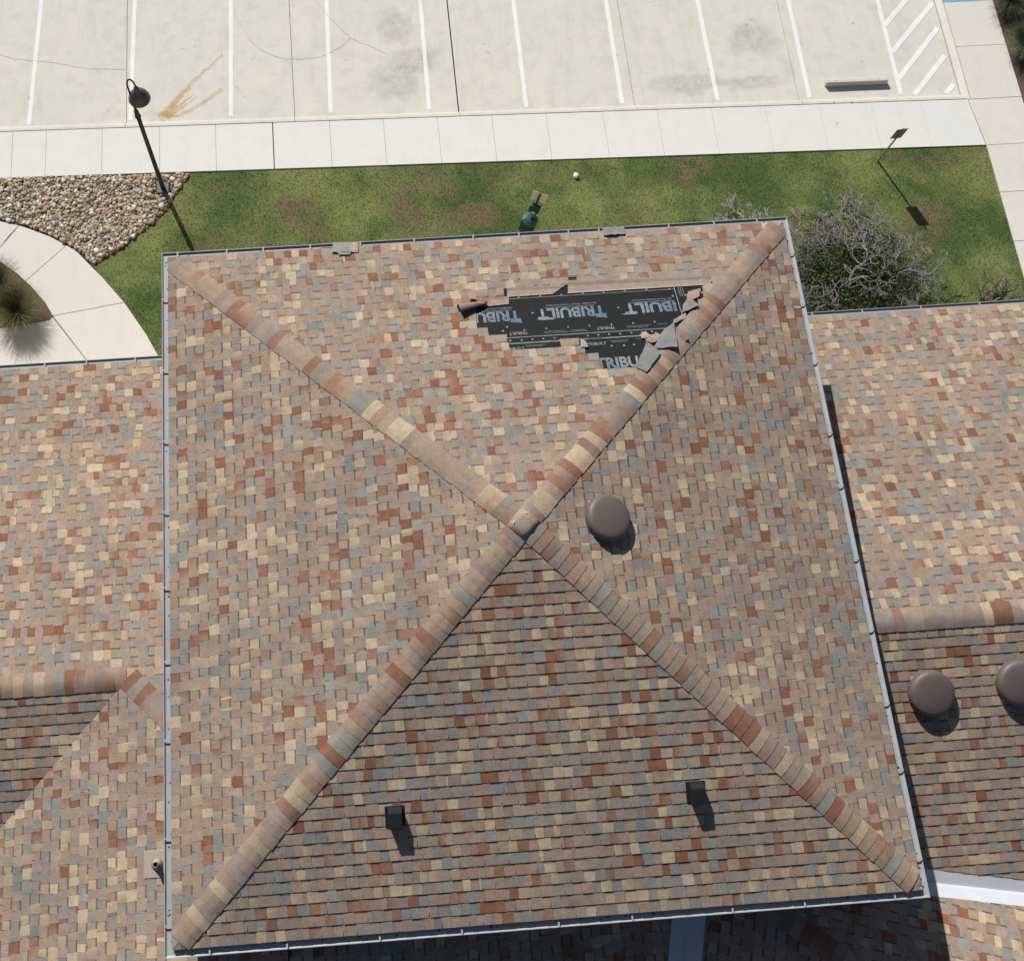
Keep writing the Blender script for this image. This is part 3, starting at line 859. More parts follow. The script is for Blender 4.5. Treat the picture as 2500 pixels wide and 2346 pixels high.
# valley metal
def valley(name, s1, s2, l1, l2, w1, w2):
    """strip w1 up slope s1 and w2 up slope s2 from plan line l1-l2"""
    m = MB(); V = []
    N = 10
    for i in range(N + 1):
        p = lerp2(l1, l2, i / N)
        u, v = s1.uv(*p); base = s1.pt(u, v, .010)
        dl = (Vector((l2[0], l2[1])) - Vector((l1[0], l1[1]))).normalized(); nn = Vector((-dl.y, dl.x))
        a_ = s1.uv(p[0] + nn.x * w1, p[1] + nn.y * w1); b_ = s2.uv(p[0] - nn.x * w2, p[1] - nn.y * w2)
        a2 = s1.uv(p[0] + nn.x * w1 * .12, p[1] + nn.y * w1 * .12); b2 = s2.uv(p[0] - nn.x * w2 * .12, p[1] - nn.y * w2 * .12)
        V += [s1.pt(*a_, -.004), s1.pt(*a2, -.002), base + Vector((0, 0, -.010)), s2.pt(*b2, -.002), s2.pt(*b_, -.004)]
    F = [(5 * i + j, 5 * i + 5 + j, 5 * i + 6 + j, 5 * i + 1 + j) for i in range(N) for j in range(4)]
    m.add(V, F)
    o = m.build(name, M['flash'], south_roof); q = o.modifiers.new('thick', 'SOLIDIFY'); q.thickness = .002
    return o
valley('valley_flashing', ES, QN, (4.32, -4.563), (13, -6.1), .23, .23)
valley('valley_flashing', QW, QE, (2.2, -4.4), (.95, -9), .26, .24)

# walls below, with fascia boards under the main eave
w = MB(); w.box(-4.3, 4.3, -4.3, 4.3, -.3, 11.86); w.build('wall', M['stucco'], BLD)
w = MB(); w.box(-13, -4.301, -3.6, 3.6, -.3, 9.45); w.build('wall', M['stucco'], BLD)
w = MB(); w.box(4.301, 13, -4.2, 3.5, -.3, 9.75); w.build('wall', M['stucco'], BLD)
w = MB(); w.box(-8.6, 13, -9, -4.302, -.3, 9.2); w.build('wall', M['stucco'], BLD)
for x0, x1, y0, y1 in ((-4.66, 4.66, 4.61, 4.66), (-4.66, 4.66, -4.66, -4.61), (4.61, 4.66, -4.609, 4.609), (-4.66, -4.61, -4.609, 4.609)):
    w = MB(); w.box(x0, x1, y0, y1, 11.74, 11.94); w.build('fascia_board', M['trim'], BLD)
w = MB(); w.box(-4.60, 4.60, -4.60, 4.60, 11.70, 11.76); w.build('soffit', M['trim'], BLD)

# ------------------------------------------------------------------ gutters
def gutter(A, B, outd, parent, brackets, label=None, mitre=(0, 0)):
    """K-profile trough from A to B (top outer rim line), outd = outward direction"""
    A, B, outd = Vector(A), Vector(B), Vector(outd)
    d = (B - A).normalized()
    prof = [(-.128, .012), (-.128, -.040), (-.030, -.040), (-.016, -.034), (-.004, -.026), (0, -.018), (0, -.012), (-.010, -.012), (-.010, -.017)]
    m = MB(); V = []
    for e, mt in ((A, mitre[0]), (B, mitre[1])):
        for o_, z in prof: V.append(e + outd * o_ + d * (mt * o_) + Vector((0, 0, z)))
    n = len(prof)
    m.add(V, [(i, i + 1, n + i + 1, n + i) for i in range(n - 1)])
    g_ = m.build('gutter', M['gutter'], parent)
    q = g_.modifiers.new('thick', 'SOLIDIFY'); q.thickness = .0035; q.offset = -1
    if label: g_['label'] = label
    for t_ in brackets:
        c = A + d * t_
        m = MB()
        a0 = c + outd * -.122 + Vector((0, 0, .004)); a1 = c + outd * -.004 + Vector((0, 0, .004))
        m.prism([a0 - d * .011, a0 + d * .011, a1 + d * .011, a1 - d * .011], [x - Vector((0, 0, .006)) for x in (a0 - d * .011, a0 + d * .011, a1 + d * .011, a1 - d * .011)])
        m.prism([a0 - d * .014, a0 + d * .014, a0 + d * .014 + outd * .012, a0 - d * .014 + outd * .012], [x - Vector((0, 0, .036)) for x in (a0 - d * .014, a0 + d * .014, a0 + d * .014 + outd * .012, a0 - d * .014 + outd * .012)])
        m.build('gutter_bracket', M['gutter'], g_)
    return g_
G = 4.79; ZG = 11.965
random.seed(77)
def spaced(L_, s_=.73, j=.07, a=.22):
    out = []; t_ = a
    while t_ < L_ - .1:
        out.append(t_ + random.uniform(-j, j)); t_ += s_
    return out
nb_ = [.24, .98, 1.53, 2.24, 3.0, 3.82, 4.72, 5.42, 6.18, 6.65, 7.73, 8.43, 9.1]
GN = gutter((-G, G, ZG), (G, G, ZG), (0, 1, 0), BLD, nb_, mitre=(-1, 1))
GE = gutter((G, G, ZG), (G, -G, ZG), (1, 0, 0), BLD, spaced(9.5, .95, .12, .55), mitre=(-1, 1))
GS = gutter((G, -G, ZG), (-G, -G, ZG), (0, -1, 0), BLD, spaced(9.5, 1.08, .1, .45), mitre=(-1, 1))
GW = gutter((-G, -G, ZG), (-G, G, ZG), (-1, 0, 0), BLD, spaced(9.5, 1.05, .1, .4), mitre=(-1, 1))
gutter((-13, 4.145, 9.40), (-4.31, 4.145, 9.40), (0, 1, 0), BLD, spaced(8.6, .78, .05, .3))
gutter((4.31, 4.046, 9.80), (13, 4.046, 9.80), (0, 1, 0), BLD, spaced(8.6, .95, .1, .55))
deb = MB(); random.seed(3)
for gA, gB, gd in (((-G, G), (G, G), (0, 1)), ((G, -G), (-G, -G), (0, -1)), ((-G, G), (-G, -G), (-1, 0)), ((G, G), (G, -G), (1, 0))):
    for _ in range(46):
        t_ = random.betavariate(.7, .7); o_ = random.uniform(-.118, -.045); q = lerp2(gA, gB, .01 + .98 * t_); r_ = random.uniform(.004, .016)
        deb.lathe([(r_, 0), (r_ * .8, r_ * .35), (r_ * .2, r_ * .5)], 5, jit((.09, .065, .045), .5), Matrix.Translation((q[0] + gd[0] * o_, q[1] + gd[1] * o_, ZG - .037)) @ Matrix.Rotation(random.uniform(0, 6), 4, 'Z') @ Matrix.Diagonal((random.uniform(.8, 2.2), 1, 1, 1)), cap1=True)
deb.build('gutter_debris', M['stone'], BLD, kind='stuff')
# dark outlet hole at the bottom of the north gutter
m = MB(); m.box(-.075, .075, -.035, .035, 0, .004); o = m.build('gutter_outlet', M['vblack'], GN); o.location = (-2.30, 4.70, ZG - .035)

# ------------------------------------------------------------------ torn patch on the north slope
def nquad(pts, h): return [SN.pt(*SN.uv(x, y), h) for x, y in pts]
m = MB(); V = []
us = np.linspace(-.62, 3.32, 40)
rows = [2.02, 2.4, 2.747, 2.752]
def sheet(name, x0, x1, y0, y1, h0, nx=30, ny=10, amp=.0012):
    m = MB(); V = []
    for j in range(ny + 1):
        for i in range(nx + 1):
            y = y0 + (y1 - y0) * j / ny; x = x0 + (min(x1, y - .02) - x0) * i / nx
            V.append(nquad([(x, y)], h0 + amp * math.sin(x * 9 + y * 5) * math.sin(y * 13 - x * 2))[0])
    F = [(j * (nx + 1) + i + 1, j * (nx + 1) + i, (j + 1) * (nx + 1) + i, (j + 1) * (nx + 1) + i + 1) for j in range(ny) for i in range(nx)]
    m.add(V, F); return m.build(name, M['underlay'], main_roof, True)
UL = sheet('underlayment', -.7, 3.45, 1.95, 2.85, -.0095)
UL2 = sheet('underlayment', -.7, 2.80, 2.745, 3.80, -.0068)
UL3 = sheet('underlayment', 2.745, 3.62, 2.60, 3.85, -.0040)
def quadpart(name, pts, h, col, parent, mat=None):
    m = MB(); V = nquad(pts, h); n_ = (V[1] - V[0]).cross(V[2] - V[0])
    m.add(V if n_.z > 0 else V[::-1], [tuple(range(len(V)))], col); return m.build(name, mat or M['print'], parent)
def line(y, x0, x1, w_, h, col=(.20, .215, .22), parent=None): quadpart('printed_line', [(x0, y), (x1, y), (x1, y + w_), (x0, y + w_)], h, col, parent or UL2)
line(2.846, .0, 2.74, .010, -.0042)
line(2.752, .0, 2.75, .006, -.0042, (.20, .215, .22))
line(2.742, .0, 2.66, .010, -.0062, (.20, .215, .22), UL)
line(3.536, -.2, 2.74, .007, -.0042, (.20, .215, .22))
line(2.03, .9, 1.98, .012, -.0062, (.20, .215, .22), UL)
quadpart('printed_line', [(2.742, 2.9), (2.752, 2.9), (2.752, 3.7), (2.742, 3.7)], -.0012, (.20, .215, .22), UL3)
for x in (2.80, 2.83, 2.86): quadpart('printed_line', [(x, 3.40), (x + .006, 3.40), (x + .006, 3.57), (x, 3.57)], -.0012, (.20, .215, .22), UL3)
def lettering(body, x, y, width, height, flip, h, cols, parent, bold=.018):
    """flat print; (x, y) plan position of the text's start on its base line"""
    cu = bpy.data.curves.new('lettering', 'FONT'); cu.body = body; cu.offset = bold; cu.resolution_u = 3
    ob = bpy.data.objects.new('tmp', cu); COL.objects.link(ob)
    dg = bpy.context.evaluated_depsgraph_get()
    me = bpy.data.meshes.new_from_object(ob.evaluated_get(dg)); bpy.data.objects.remove(ob)
    co = np.array([v.co[:] for v in me.vertices])
    mn, mx = co.min(0), co.max(0)
    V = []; C = []
    for p in co:
        a = (p[0] - mn[0]) / (mx[0] - mn[0]); b = (p[1] - mn[1]) / (mx[1] - mn[1])
        sgn = -1 if flip else 1
        V.append(SN.pt(*SN.uv(x + sgn * a * width, y + sgn * b * height * k_), h))
        C.append(mixc(cols[0], cols[1], min(1, a * 1.5)))
    m = MB(); m.add(V, [tuple(f.vertices) for f in me.polygons], C); bpy.data.meshes.remove(me)
    return m.build('lettering', M['print'], parent)
BLU, GRY = (.066, .110, .155), (.140, .165, .182)
LG = (.16, .175, .18)
for xs in (.43, 1.665):
    lettering('TRIBUILT', xs, 3.325, .99, .190, True, -.0040, (BLU, GRY), UL2, .035)
    lettering('Synthetic Roof Underlayment', xs - .10, 3.395, .74, .038, True, -.0040, (LG, LG), UL2, .006)
    quadpart('printed_line', [(xs - .14, 3.333), (xs - .86, 3.333), (xs - .86, 3.341), (xs - .14, 3.341)], -.0041, GRY, UL2)
    quadpart('printed_line', [(xs - .93, 3.125), (xs - .75, 3.125), (xs - .80, 3.165), (xs - 1.02, 3.140)], -.0041, GRY, UL2)
    quadpart('printed_line', [(xs + .015, 3.10), (xs - .16, 3.12), (xs - .14, 3.15), (xs - .01, 3.15)], -.0041, BLU, UL2)
lettering('IBUILT', 2.70, 3.325, .75, .190, True, -.0040, (BLU, GRY), UL2, .035)
quadpart('printed_line', [(1.96, 3.130), (2.12, 3.130), (2.07, 3.168), (1.87, 3.145)], -.0041, GRY, UL2)
quadpart('printed_line', [(2.70, 3.333), (2.02, 3.333), (2.02, 3.341), (2.70, 3.341)], -.0041, GRY, UL2)
lettering('tic Roof Underlayment', 2.66, 3.395, .58, .038, True, -.0040, (LG, LG), UL2, .006)
lettering('TRIBU', 1.36, 2.235, .60, .190, False, -.0060, (BLU, GRY), UL, .035)
lettering('T', 3.30, 3.55, .22, .13, True, -.0010, (BLU, GRY), UL3, .06)
for xs in (.49, 1.745): lettering('TRIBUILT', xs, 2.945, .265, .052, True, -.0040, (LG, LG), UL2, .02)
for xs in (1.305, .14): lettering('TRIBUILT', xs, 2.635, .265, .052, False, -.0060, (LG, LG), UL, .02)
for xs, y, wd_ in ((.72, 2.918, .30), (.72, 2.893, .36), (1.10, 2.912, .22), (1.10, 2.890, .25), (1.90, 2.922, .36), (1.92, 2.900, .30), (2.36, 2.925, .14)):
    quadpart('printed_line', [(xs, y), (xs + wd_, y), (xs + wd_, y + .007), (xs, y + .007)], -.0041, (.13, .14, .145), UL2)
for xs, y, wd_ in ((1.62, 2.690, .28), (1.65, 2.668, .22), (.42, 2.700, .30), (.44, 2.68, .22), (2.0, 2.70, .25)):
    quadpart('printed_line', [(xs, y), (xs + wd_, y), (xs + wd_, y + .007), (xs, y + .007)], -.0061, (.13, .14, .145), UL)
nails = [(0.452, 3.551), (0.767, 3.551), (1.082, 3.554), (1.398, 3.555), (1.702, 3.556), (2.018, 3.556), (2.335, 3.557), (2.674, 3.543), (0.613, 3.26), (1.862, 3.263), (2.695, 3.266), (2.692, 3.411), (2.888, 3.417), (0.143, 2.973), (0.449, 2.967), (0.765, 2.972), (1.079, 2.975), (1.387, 2.975), (1.703, 2.972), (2.017, 2.971), (2.327, 2.971), (0.223, 2.799), (0.387, 2.798), (0.54, 2.798), (0.693, 2.798), (0.857, 2.797), (1.33, 2.801), (1.484, 2.804), (1.638, 2.807), (1.796, 2.806), (1.957, 2.806), (2.111, 2.806), (2.253, 2.807), (1.635, 2.603), (1.951, 2.602), (1.81, 2.598), (0.211, 3.04)]
nm_ = MB(); Mn = Matrix((SN.U, SN.V, SN.N)).transposed().to_4x4()
nm_.lathe([(.015, 0), (.0145, .004), (.010, .0045), (.009, .002), (.004, .002), (.003, .005)], 14, (.22, .23, .225), Mn, cap1=True)
nme = nm_.mesh('nail_cap', M['print'])
for x, y in nails:
    o = bpy.data.objects.new('nail_cap', nme); COL.objects.link(o); o.parent = main_roof; o.location = nquad([(x, y)], -.0045)[0]
# exposed headlap of the course below the tear, with its grey sealant band
for st, gl in zip(strips, (.42, .38, .30)):
    a, b, c, e = st
    quadpart_ = MB()
    def hl(p0, p1, p2, p3, h0, col, name):
        V = nquad([p0, p1, p2, p3], h0); W = nquad([p0, p1, p2, p3], -.010); m = MB()
        if (V[1] - V[0]).cross(V[2] - V[0]).z < 0: V = V[::-1]; W = W[::-1]
        m.prism(V, W, col); return m.build(name, M['shingle'], main_roof)
    m1, m2 = lerp2(a, e, gl), lerp2(b, c, gl)
    n1, n2 = lerp2(a, e, .12), lerp2(b, c, .12)
    hl(a, b, n2, n1, .0065, (.24, .175, .135), 'headlap_strip')
    hl(n1, n2, m2, m1, .0068, (.150, .142, .138), 'sealant_band')
    hl(m1, m2, c, e, .0065, (.255, .185, .142), 'headlap_strip')
    f1, f2 = lerp2(a, e, .955), lerp2(b, c, .955)
    quadpart('printed_line', [f1, f2, c, e], .0075, (.42, .37, .31), main_roof)
# torn grey flaps of shingle beside the hip, undersides up
def flap(pts, hs, col, name='torn_flap', nsub=5):
    """quad patch: four plan corners with heights, bent a little"""
    m = MB(); V = []; C = []
    for j in range(nsub + 1):
        for i in range(nsub + 1):
            s_, t_ = i / nsub, j / nsub
            p = lerp2(lerp2(pts[0], pts[1], s_), lerp2(pts[3], pts[2], s_), t_)
            h = (hs[0] * (1 - s_) + hs[1] * s_) * (1 - t_) + (hs[3] * (1 - s_) + hs[2] * s_) * t_ + .005 * math.sin(3.1 * s_) * math.sin(3.1 * t_)
            ed = random.uniform(-.007, .007) if i in (0, nsub) or j in (0, nsub) else 0
            V.append(nquad([(p[0] + ed, p[1] - ed)], h)[0]); C.append(jit(col, .06))
    F = [(j * (nsub + 1) + i, j * (nsub + 1) + i + 1, (j + 1) * (nsub + 1) + i + 1, (j + 1) * (nsub + 1) + i) for j in range(nsub) for i in range(nsub)]
    m.add(V, F, C); o = m.build(name, M['shingle'], main_roof)
    q = o.modifiers.new('thick', 'SOLIDIFY'); q.thickness = .006; q.offset = 0
    return o
GF = (.150, .154, .155)
flap([(2.735, 3.075), (3.01, 3.162), (2.92, 3.35), (2.80, 3.24)], (.03, .06, .035, .02), GF)
flap([(2.20, 2.50), (2.53, 2.465), (2.585, 2.92), (2.40, 2.79)], (.03, .07, .05, .02), GF)
flap([(1.90, 2.20), (2.02, 2.10), (2.28, 2.40), (2.13, 2.63)], (.02, .045, .06, .025), GF)
flap([(2.20, 2.60), (2.40, 2.66), (2.30, 2.78), (2.12, 2.66)], (.012, .02, .02, .012), (.27, .20, .155))
flap([(2.86, 3.30), (3.05, 3.34), (3.12, 3.50), (2.93, 3.46)], (.012, .02, .02, .012), (.27, .19, .145))
flap([(2.56, 2.90), (2.78, 2.98), (2.80, 3.08), (2.62, 2.99)], (.012, .02, .02, .012), (.26, .185, .145))
flap([(2.06, 2.745), (2.16, 2.80), (2.22, 2.70), (2.08, 2.69)], (.015, .02, .02, .012), (.33, .26, .18), nsub=3)
flap([(1.19, 2.60), (1.30, 2.60), (1.28, 2.69), (1.22, 2.76)], (.02, .02, .02, .012), (.27, .24, .22), nsub=3)
# the curled-up shingle at the tear's west end
m = MB(); V = []; C = []
ax0, ax1 = Vector((-.45, 3.35)), Vector((-.03, 3.46))
NI, NJ = 14, 12
for i in range(NI + 1):
    t_ = i / NI; c = ax0.lerp(ax1, t_); rad = .062 * (1 - t_) ** .6 + .010
    nn = Vector((-(ax1 - ax0).y, (ax1 - ax0).x)).normalized()
    for j in range(NJ + 1):
        a = R(165 - 250 * j / NJ)
        q = c + nn * (-math.cos(a) * rad) * -1
        V.append(nquad([(q.x, q.y)], .02 + rad * .75 + rad * math.sin(a) * .95)[0]); C.append(jit((.20, .155, .13), .1))
F = [(i * (NJ + 1) + j, i * (NJ + 1) + j + 1, (i + 1) * (NJ + 1) + j + 1, (i + 1) * (NJ + 1) + j) for i in range(NI) for j in range(NJ)]
m.add(V, F, C); o = m.build('curled_shingle', M['shingle'], main_roof, True); q = o.modifiers.new('thick', 'SOLIDIFY'); q.thickness = .006; q.offset = 0
flap([(-.40, 3.44), (-.02, 3.50), (-.06, 3.60), (-.36, 3.60)], (.05, .03, .016, .016), (.225, .10, .065))
flap([(-.30, 3.50), (-.17, 3.50), (-.20, 3.60), (-.25, 3.61)], (.11, .08, .05, .06), (.25, .19, .15), nsub=3)

# loose shingle scraps lying in the north gutter
def scrap(name, pts, hs, cols, label, group):
    m = MB(); V = []; C = []; n_ = 6
    for j in range(n_ + 1):
        for i in range(n_ + 1):
            s_, t_ = i / n_, j / n_
            p = lerp2(lerp2(pts[0], pts[1], s_), lerp2(pts[3], pts[2], s_), t_)
            h = (hs[0] * (1 - s_) + hs[1] * s_) * (1 - t_) + (hs[3] * (1 - s_) + hs[2] * s_) * t_ + .006 * math.sin(5 * s_ + 2 * t_)
            e = random.uniform(-.010, .010) if i in (0, n_) or j in (0, n_) else 0
            V.append(Vector((p[0] + e, p[1] + e, h))); C.append(cols[(i * len(cols)) // (n_ + 1)] if j > 1 else (.19, .195, .195))
    F = [(j * (n_ + 1) + i, j * (n_ + 1) + i + 1, (j + 1) * (n_ + 1) + i + 1, (j + 1) * (n_ + 1) + i) for j in range(n_) for i in range(n_)]
    m.add(V, F, C); o = m.build(name, M['shingle'], None, False); q = o.modifiers.new('thick', 'SOLIDIFY'); q.thickness = .006; q.offset = 1
    return tag(o, label, 'shingle scrap', group)
scrap('shingle_scrap', [(-2.22, 4.60), (-1.83, 4.57), (-1.82, 4.775), (-2.21, 4.785)], (12.045, 12.045, 11.985, 11.985), [(.19, .19, .19), (.255, .185, .145), (.19, .19, .19), (.36, .27, .17), (.21, .20, .19)], 'torn shingle scrap with tan patch lodged in the north gutter beside the dark outlet', 'loose shingle scraps')
scrap('shingle_scrap', [(1.905, 4.61), (2.235, 4.62), (2.24, 4.77), (1.90, 4.765)], (12.04, 12.045, 11.99, 11.985), [(.165, .165, .17), (.175, .172, .178), (.16, .16, .165)], 'plain grey shingle scrap lodged in the north gutter above the torn patch', 'loose shingle scraps')
scrap('shingle_scrap', [(-2.12, 4.535), (-1.95, 4.53), (-1.93, 4.60), (-2.16, 4.60)], (12.055, 12.06, 12.045, 12.045), [(.18, .19, .20), (.19, .2, .205), (.17, .18, .19)], 'small blue grey shingle sliver just below the tan patched gutter scrap', 'loose shingle scraps')

# ------------------------------------------------------------------ roof vents
def frame(slope, x, y, h=.0):
    """matrix standing on a slope at plan x, y; local y up the slope"""
    o = slope.pt(*slope.uv(x, y), h)
    return Matrix.Translation(o) @ Matrix((slope.U, slope.V, slope.N)).transposed().to_4x4()
def dome_vent(slope, x, y, r, label):
    t = empty('dome_vent'); t.matrix_world = frame(slope, x, y, .014)
    tag(t, label, 'roof vent', 'brown dome roof vents')
    m = MB(); f = r * .74
    g2 = f * 1.06; m.prism([(-g2, -g2, .006), (g2, -g2, .006), (g2, f, .006), (-g2, f, .006)], [(-g2, -g2, -.012), (g2, -g2, -.012), (g2, f, -.012), (-g2, f, -.012)])
    bevel(m.build('base_flashing', M['bluemetal'], t), .03, 3)
    m = MB(); m.lathe([(r * .66, .0), (r * .62, .03), (r * .60, .075)], 40); m.build('throat', M['bronze'], t, True)
    H = .062
    m = MB(); m.lathe([(r * .96, H - .065), (r, H - .065), (r * 1.005, H + .0), (r * .99, H + .022), (r * .955, H + .042), (r * .90, H + .056), (r * .80, H + .067), (r * .6, H + .077), (r * .35, H + .083), (r * .12, H + .086), (.001, H + .0865)], 64)
    hd = m.build('hood', M['bronze'], t, True)
    m = MB(); m.lathe([(r * 1.0, H - .065), (r * 1.012, H - .060), (r * 1.012, H - .046), (r * 1.0, H - .040)], 64); m.build('rim_band', M['bronze'], t, True)
    for a in range(20, 380, 60):
        m = MB(); m.lathe([(.007, 0), (.006, .004), (.001, .005)], 8, M=Matrix.Translation((r * 1.008 * math.cos(R(a)), r * 1.008 * math.sin(R(a)), H - .052)) @ Matrix.Rotation(R(a), 4, 'Z') @ Matrix.Rotation(R(90), 4, 'Y'), cap1=True); m.build('screw', M['bluemetal'], t)
    for a in (40, 130, 220, 310):
        m = MB(); c_, s_ = math.cos(R(a)), math.sin(R(a))
        m.tube([(r * .6 * c_, r * .6 * s_, .03), (r * .93 * c_, r * .93 * s_, H - .02)], .008, 6); m.build('hood_strut', M['bluemetal'], t)
    return t
dome_vent(SE_, 1.115, .05, .305, 'brown dome vent alone on the main roof right of the apex')
dome_vent(ES, 5.75, -2.30, .318, 'whole brown dome vent on the right lower roof nearest the main gutter')
dome_vent(ES, 7.01, -2.25, .318, 'brown dome vent on the right lower roof cut off by the picture edge')
def box_vent(slope, x, y, label):
    t = empty('box_vent'); t.matrix_world = frame(slope, x, y, .014) @ Matrix.Scale(.88, 4)
    tag(t, label, 'roof vent', 'small black box vents')
    m = MB(); m.prism([(-.14, -.13, .004), (.14, -.13, .004), (.14, .16, .004), (-.14, .16, .004)], [(-.14, -.13, -.01), (.14, -.13, -.01), (.14, .16, -.01), (-.14, .16, -.01)])
    bevel(m.build('base_flange', M['vblack'], t), .02, 2)
    a = .098; m = MB()
    m.add([(-a, .15, .004), (a, .15, .004), (a, .15, .06), (-a, .15, .06), (-a * .93, .10, .155), (a * .93, .10, .155), (-a * .93, -.10, .165), (a * .93, -.10, .165), (-a, -.115, .15), (a, -.115, .15), (-a, -.09, .004), (a, -.09, .004), (-a, .118, .145), (a, .118, .145)],
          [(0, 3, 2, 1), (3, 12, 13, 2), (12, 4, 5, 13), (4, 6, 7, 5), (6, 8, 9, 7), (0, 10, 8, 6, 4, 12, 3), (1, 2, 13, 5, 7, 9, 11)])
    h = m.build('hood', M['vblack'], t); q = h.modifiers.new('thick', 'SOLIDIFY'); q.thickness = .004
    m = MB(); m.box(-a * .9, a * .9, -.085, -.08, .01, .12); m.build('louvre_screen', M['vblack'], t)
box_vent(SS, -1.86, -3.36, 'small black box vent at lower left of the shaded south slope')
box_vent(SS, 1.92, -3.34, 'small black box vent at lower right of the shaded south slope')
# plumbing pipe with its flashing boot on the west slope
t = empty('vent_pipe'); t.matrix_world = frame(WW, -5.0, -3.74, .012); tag(t, 'tan plumbing pipe boot half hidden by the left gutter', 'vent pipe')
m = MB(); m.box(-.17, .17, -.2, .2, -.01, .006); bevel(m.build('flashing', M['tan'], t), .01)
wu = frame(WW, -5.0, -3.74, .012).to_3x3().inverted() @ Vector((0, 0, 1))
m = MB(); m.tube([Vector((0, 0, 0)), wu * .05, wu * .10], [.085, .065, .045], 20); m.build('rubber_boot', M['tan'], t, True)
m = MB(); m.tube([wu * .05, wu * .19], .036, 20, cap=False); o = m.build('pipe', M['tan'], t, True); q = o.modifiers.new('thick', 'SOLIDIFY'); q.thickness = .006
m = MB(); m.tube([wu * .12, wu * .125], .031, 16); m.build('pipe_bore', M['vblack'], t)

# ------------------------------------------------------------------ street furniture
# lamp post
t = tag(empty('lamp_post', (-6.78, 12.66, 0)), 'tall black lamp post with a bell shade standing in the river rocks', 'lamp post')
m = MB(); m.box(-.165, .165, -.165, .165, .0, .10); bevel(m.build('base_plate', M['lampgrey'], t), .012)
m = MB(); m.tube([(0, 0, .09), (0, 0, .5), (0, 0, 3.55)], [.062, .060, .052], 20); m.build('pole', M['lampblack'], t, True)
m = MB(); m.lathe([(.053, 3.52), (.075, 3.55), (.078, 3.60), (.062, 3.66), (.056, 3.80), (.034, 3.90), (.028, 3.95)], 20); m.build('collar', M['lampblack'], t, True)
arm = [(0, 0, 3.9), (0, 0, 4.5)] + [(.09 - .09 * math.cos(R(a)), .0, 4.80 + .16 * math.sin(R(a)) * 1.9) for a in range(0, 181, 15)] + [(.18, 0, 4.75)]
m = MB(); m.tube(arm, [.030, .026] + [.022] * (len(arm) - 2), 12); m.build('gooseneck_arm', M['lampblack'], t, True)
m = MB(); m.tube([(.01, 0, 4.2), (.06, 0, 4.42), (.12, 0, 4.62), (.175, 0, 4.76)], [.012, .02, .02, .012], 8); m.build('scroll_brace', M['lampblack'], t, True)
m = MB(); m.lathe([(.02, 4.75), (.05, 4.72), (.065, 4.66), (.075, 4.58), (.10, 4.54), (.16, 4.49), (.22, 4.40), (.255, 4.30), (.262, 4.26), (.255, 4.26), (.20, 4.38), (.09, 4.50)], 40, M=Matrix.Translation((.18, 0, .06))); m.build('lamp_shade', M['lampgrey'], t, True)
m = MB(); m.lathe([(.001, 4.42), (.06, 4.40), (.08, 4.34), (.05, 4.28), (.001, 4.26)], 20, M=Matrix.Translation((.18, 0, .06))); m.build('lamp_lens', M['white'], t, True)
t.rotation_euler.z = R(0)

# sign on a post, back to the camera
t = tag(empty('parking_sign', (12.89, 12.28, 0)), 'dark rectangular sign on a grey post at the lawn edge', 'sign')
m = MB(); m.box(-.022, .022, -.012, .012, -.02, 1.66); m.build('post', M['signgrey'], t)
m = MB(); m.box(-.155, .155, .013, .017, 1.15, 1.61); bevel(m.build('sign_plate', M['sign'], t), .02, 3)
for z in (1.22, 1.54):
    m = MB(); m.tube([(0, -.02, z), (0, .025, z)], .010, 8); m.build('bolt', M['signgrey'], t)
t.rotation_euler.z = R(4)

# dog waste station
t = tag(empty('pet_waste_station', (2.99, 10.98, 0)), 'dark green pet waste station with a two panel sign on the lawn', 'waste station')
m = MB(); m.box(-.025, .025, -.025, .025, -.02, 1.72); m.build('post', M['teal'], t)
m = MB(); m.lathe([(.19, .12), (.205, .14), (.215, .66), (.20, .68)], 8, M=Matrix.Translation((0, -.235, 0)) @ Matrix.Rotation(R(22.5), 4, 'Z'), cap0=True); m.build('waste_bin', M['teal'], t)
m = MB(); m.lathe([(.22, .67), (.222, .70), (.12, .77), (.04, .78), (.001, .78)], 8, M=Matrix.Translation((0, -.235, 0)) @ Matrix.Rotation(R(22.5), 4, 'Z')); m.build('bin_lid', M['teal'], t)
m = MB(); m.box(-.14, .14, -.145, -.027, .90, 1.22); bevel(m.build('bag_dispenser', M['teal'], t), .02, 2)
m = MB(); m.box(-.05, .05, -.150, -.146, .92, .97); m.build('bag', M['white'], t)
m = MB(); m.box(.15, .16, -.20, -.12, .60, .66); m.build('bin_tag', M['white'], t)
m = MB(); m.box(-.20, -.03, .026, .031, 1.25, 1.72); m.build('sign_panel', m_plain('pale sign back', (.55, .50, .42), .55), t)
m = MB(); m.box(.03, .20, .026, .031, 1.25, 1.72); m.build('sign_panel', bpy.data.materials['pale sign back'], t)
t.rotation_euler = (0, R(4), R(-24))

# wheel stop
t = MB()
t.add([(-.90, -.085, 0), (.90, -.085, 0), (.90, .085, 0), (-.90, .085, 0), (-.89, -.065, .165), (.89, -.065, .165), (.89, .035, .165), (-.89, .035, .165)], [(3, 2, 1, 0), (4, 5, 6, 7), (0, 1, 5, 4), (1, 2, 6, 5), (2, 3, 7, 6), (3, 0, 4, 7)])
o = t.build('wheel_stop', M['kerb']); o.location = (12.86, 14.90, LZ + .001); o.rotation_euler.z = R(-1.0); bevel(o, .012)
tag(o, 'concrete wheel stop lying in the parking bay beside the hatched aisle', 'wheel stop')
for x in (-.62, .62):
    m = MB(); m.lathe([(.014, .164), (.014, .168), (.001, .168)], 10); q = m.build('anchor_pin', M['vblack'], o); q.location = (x, 0, 0)
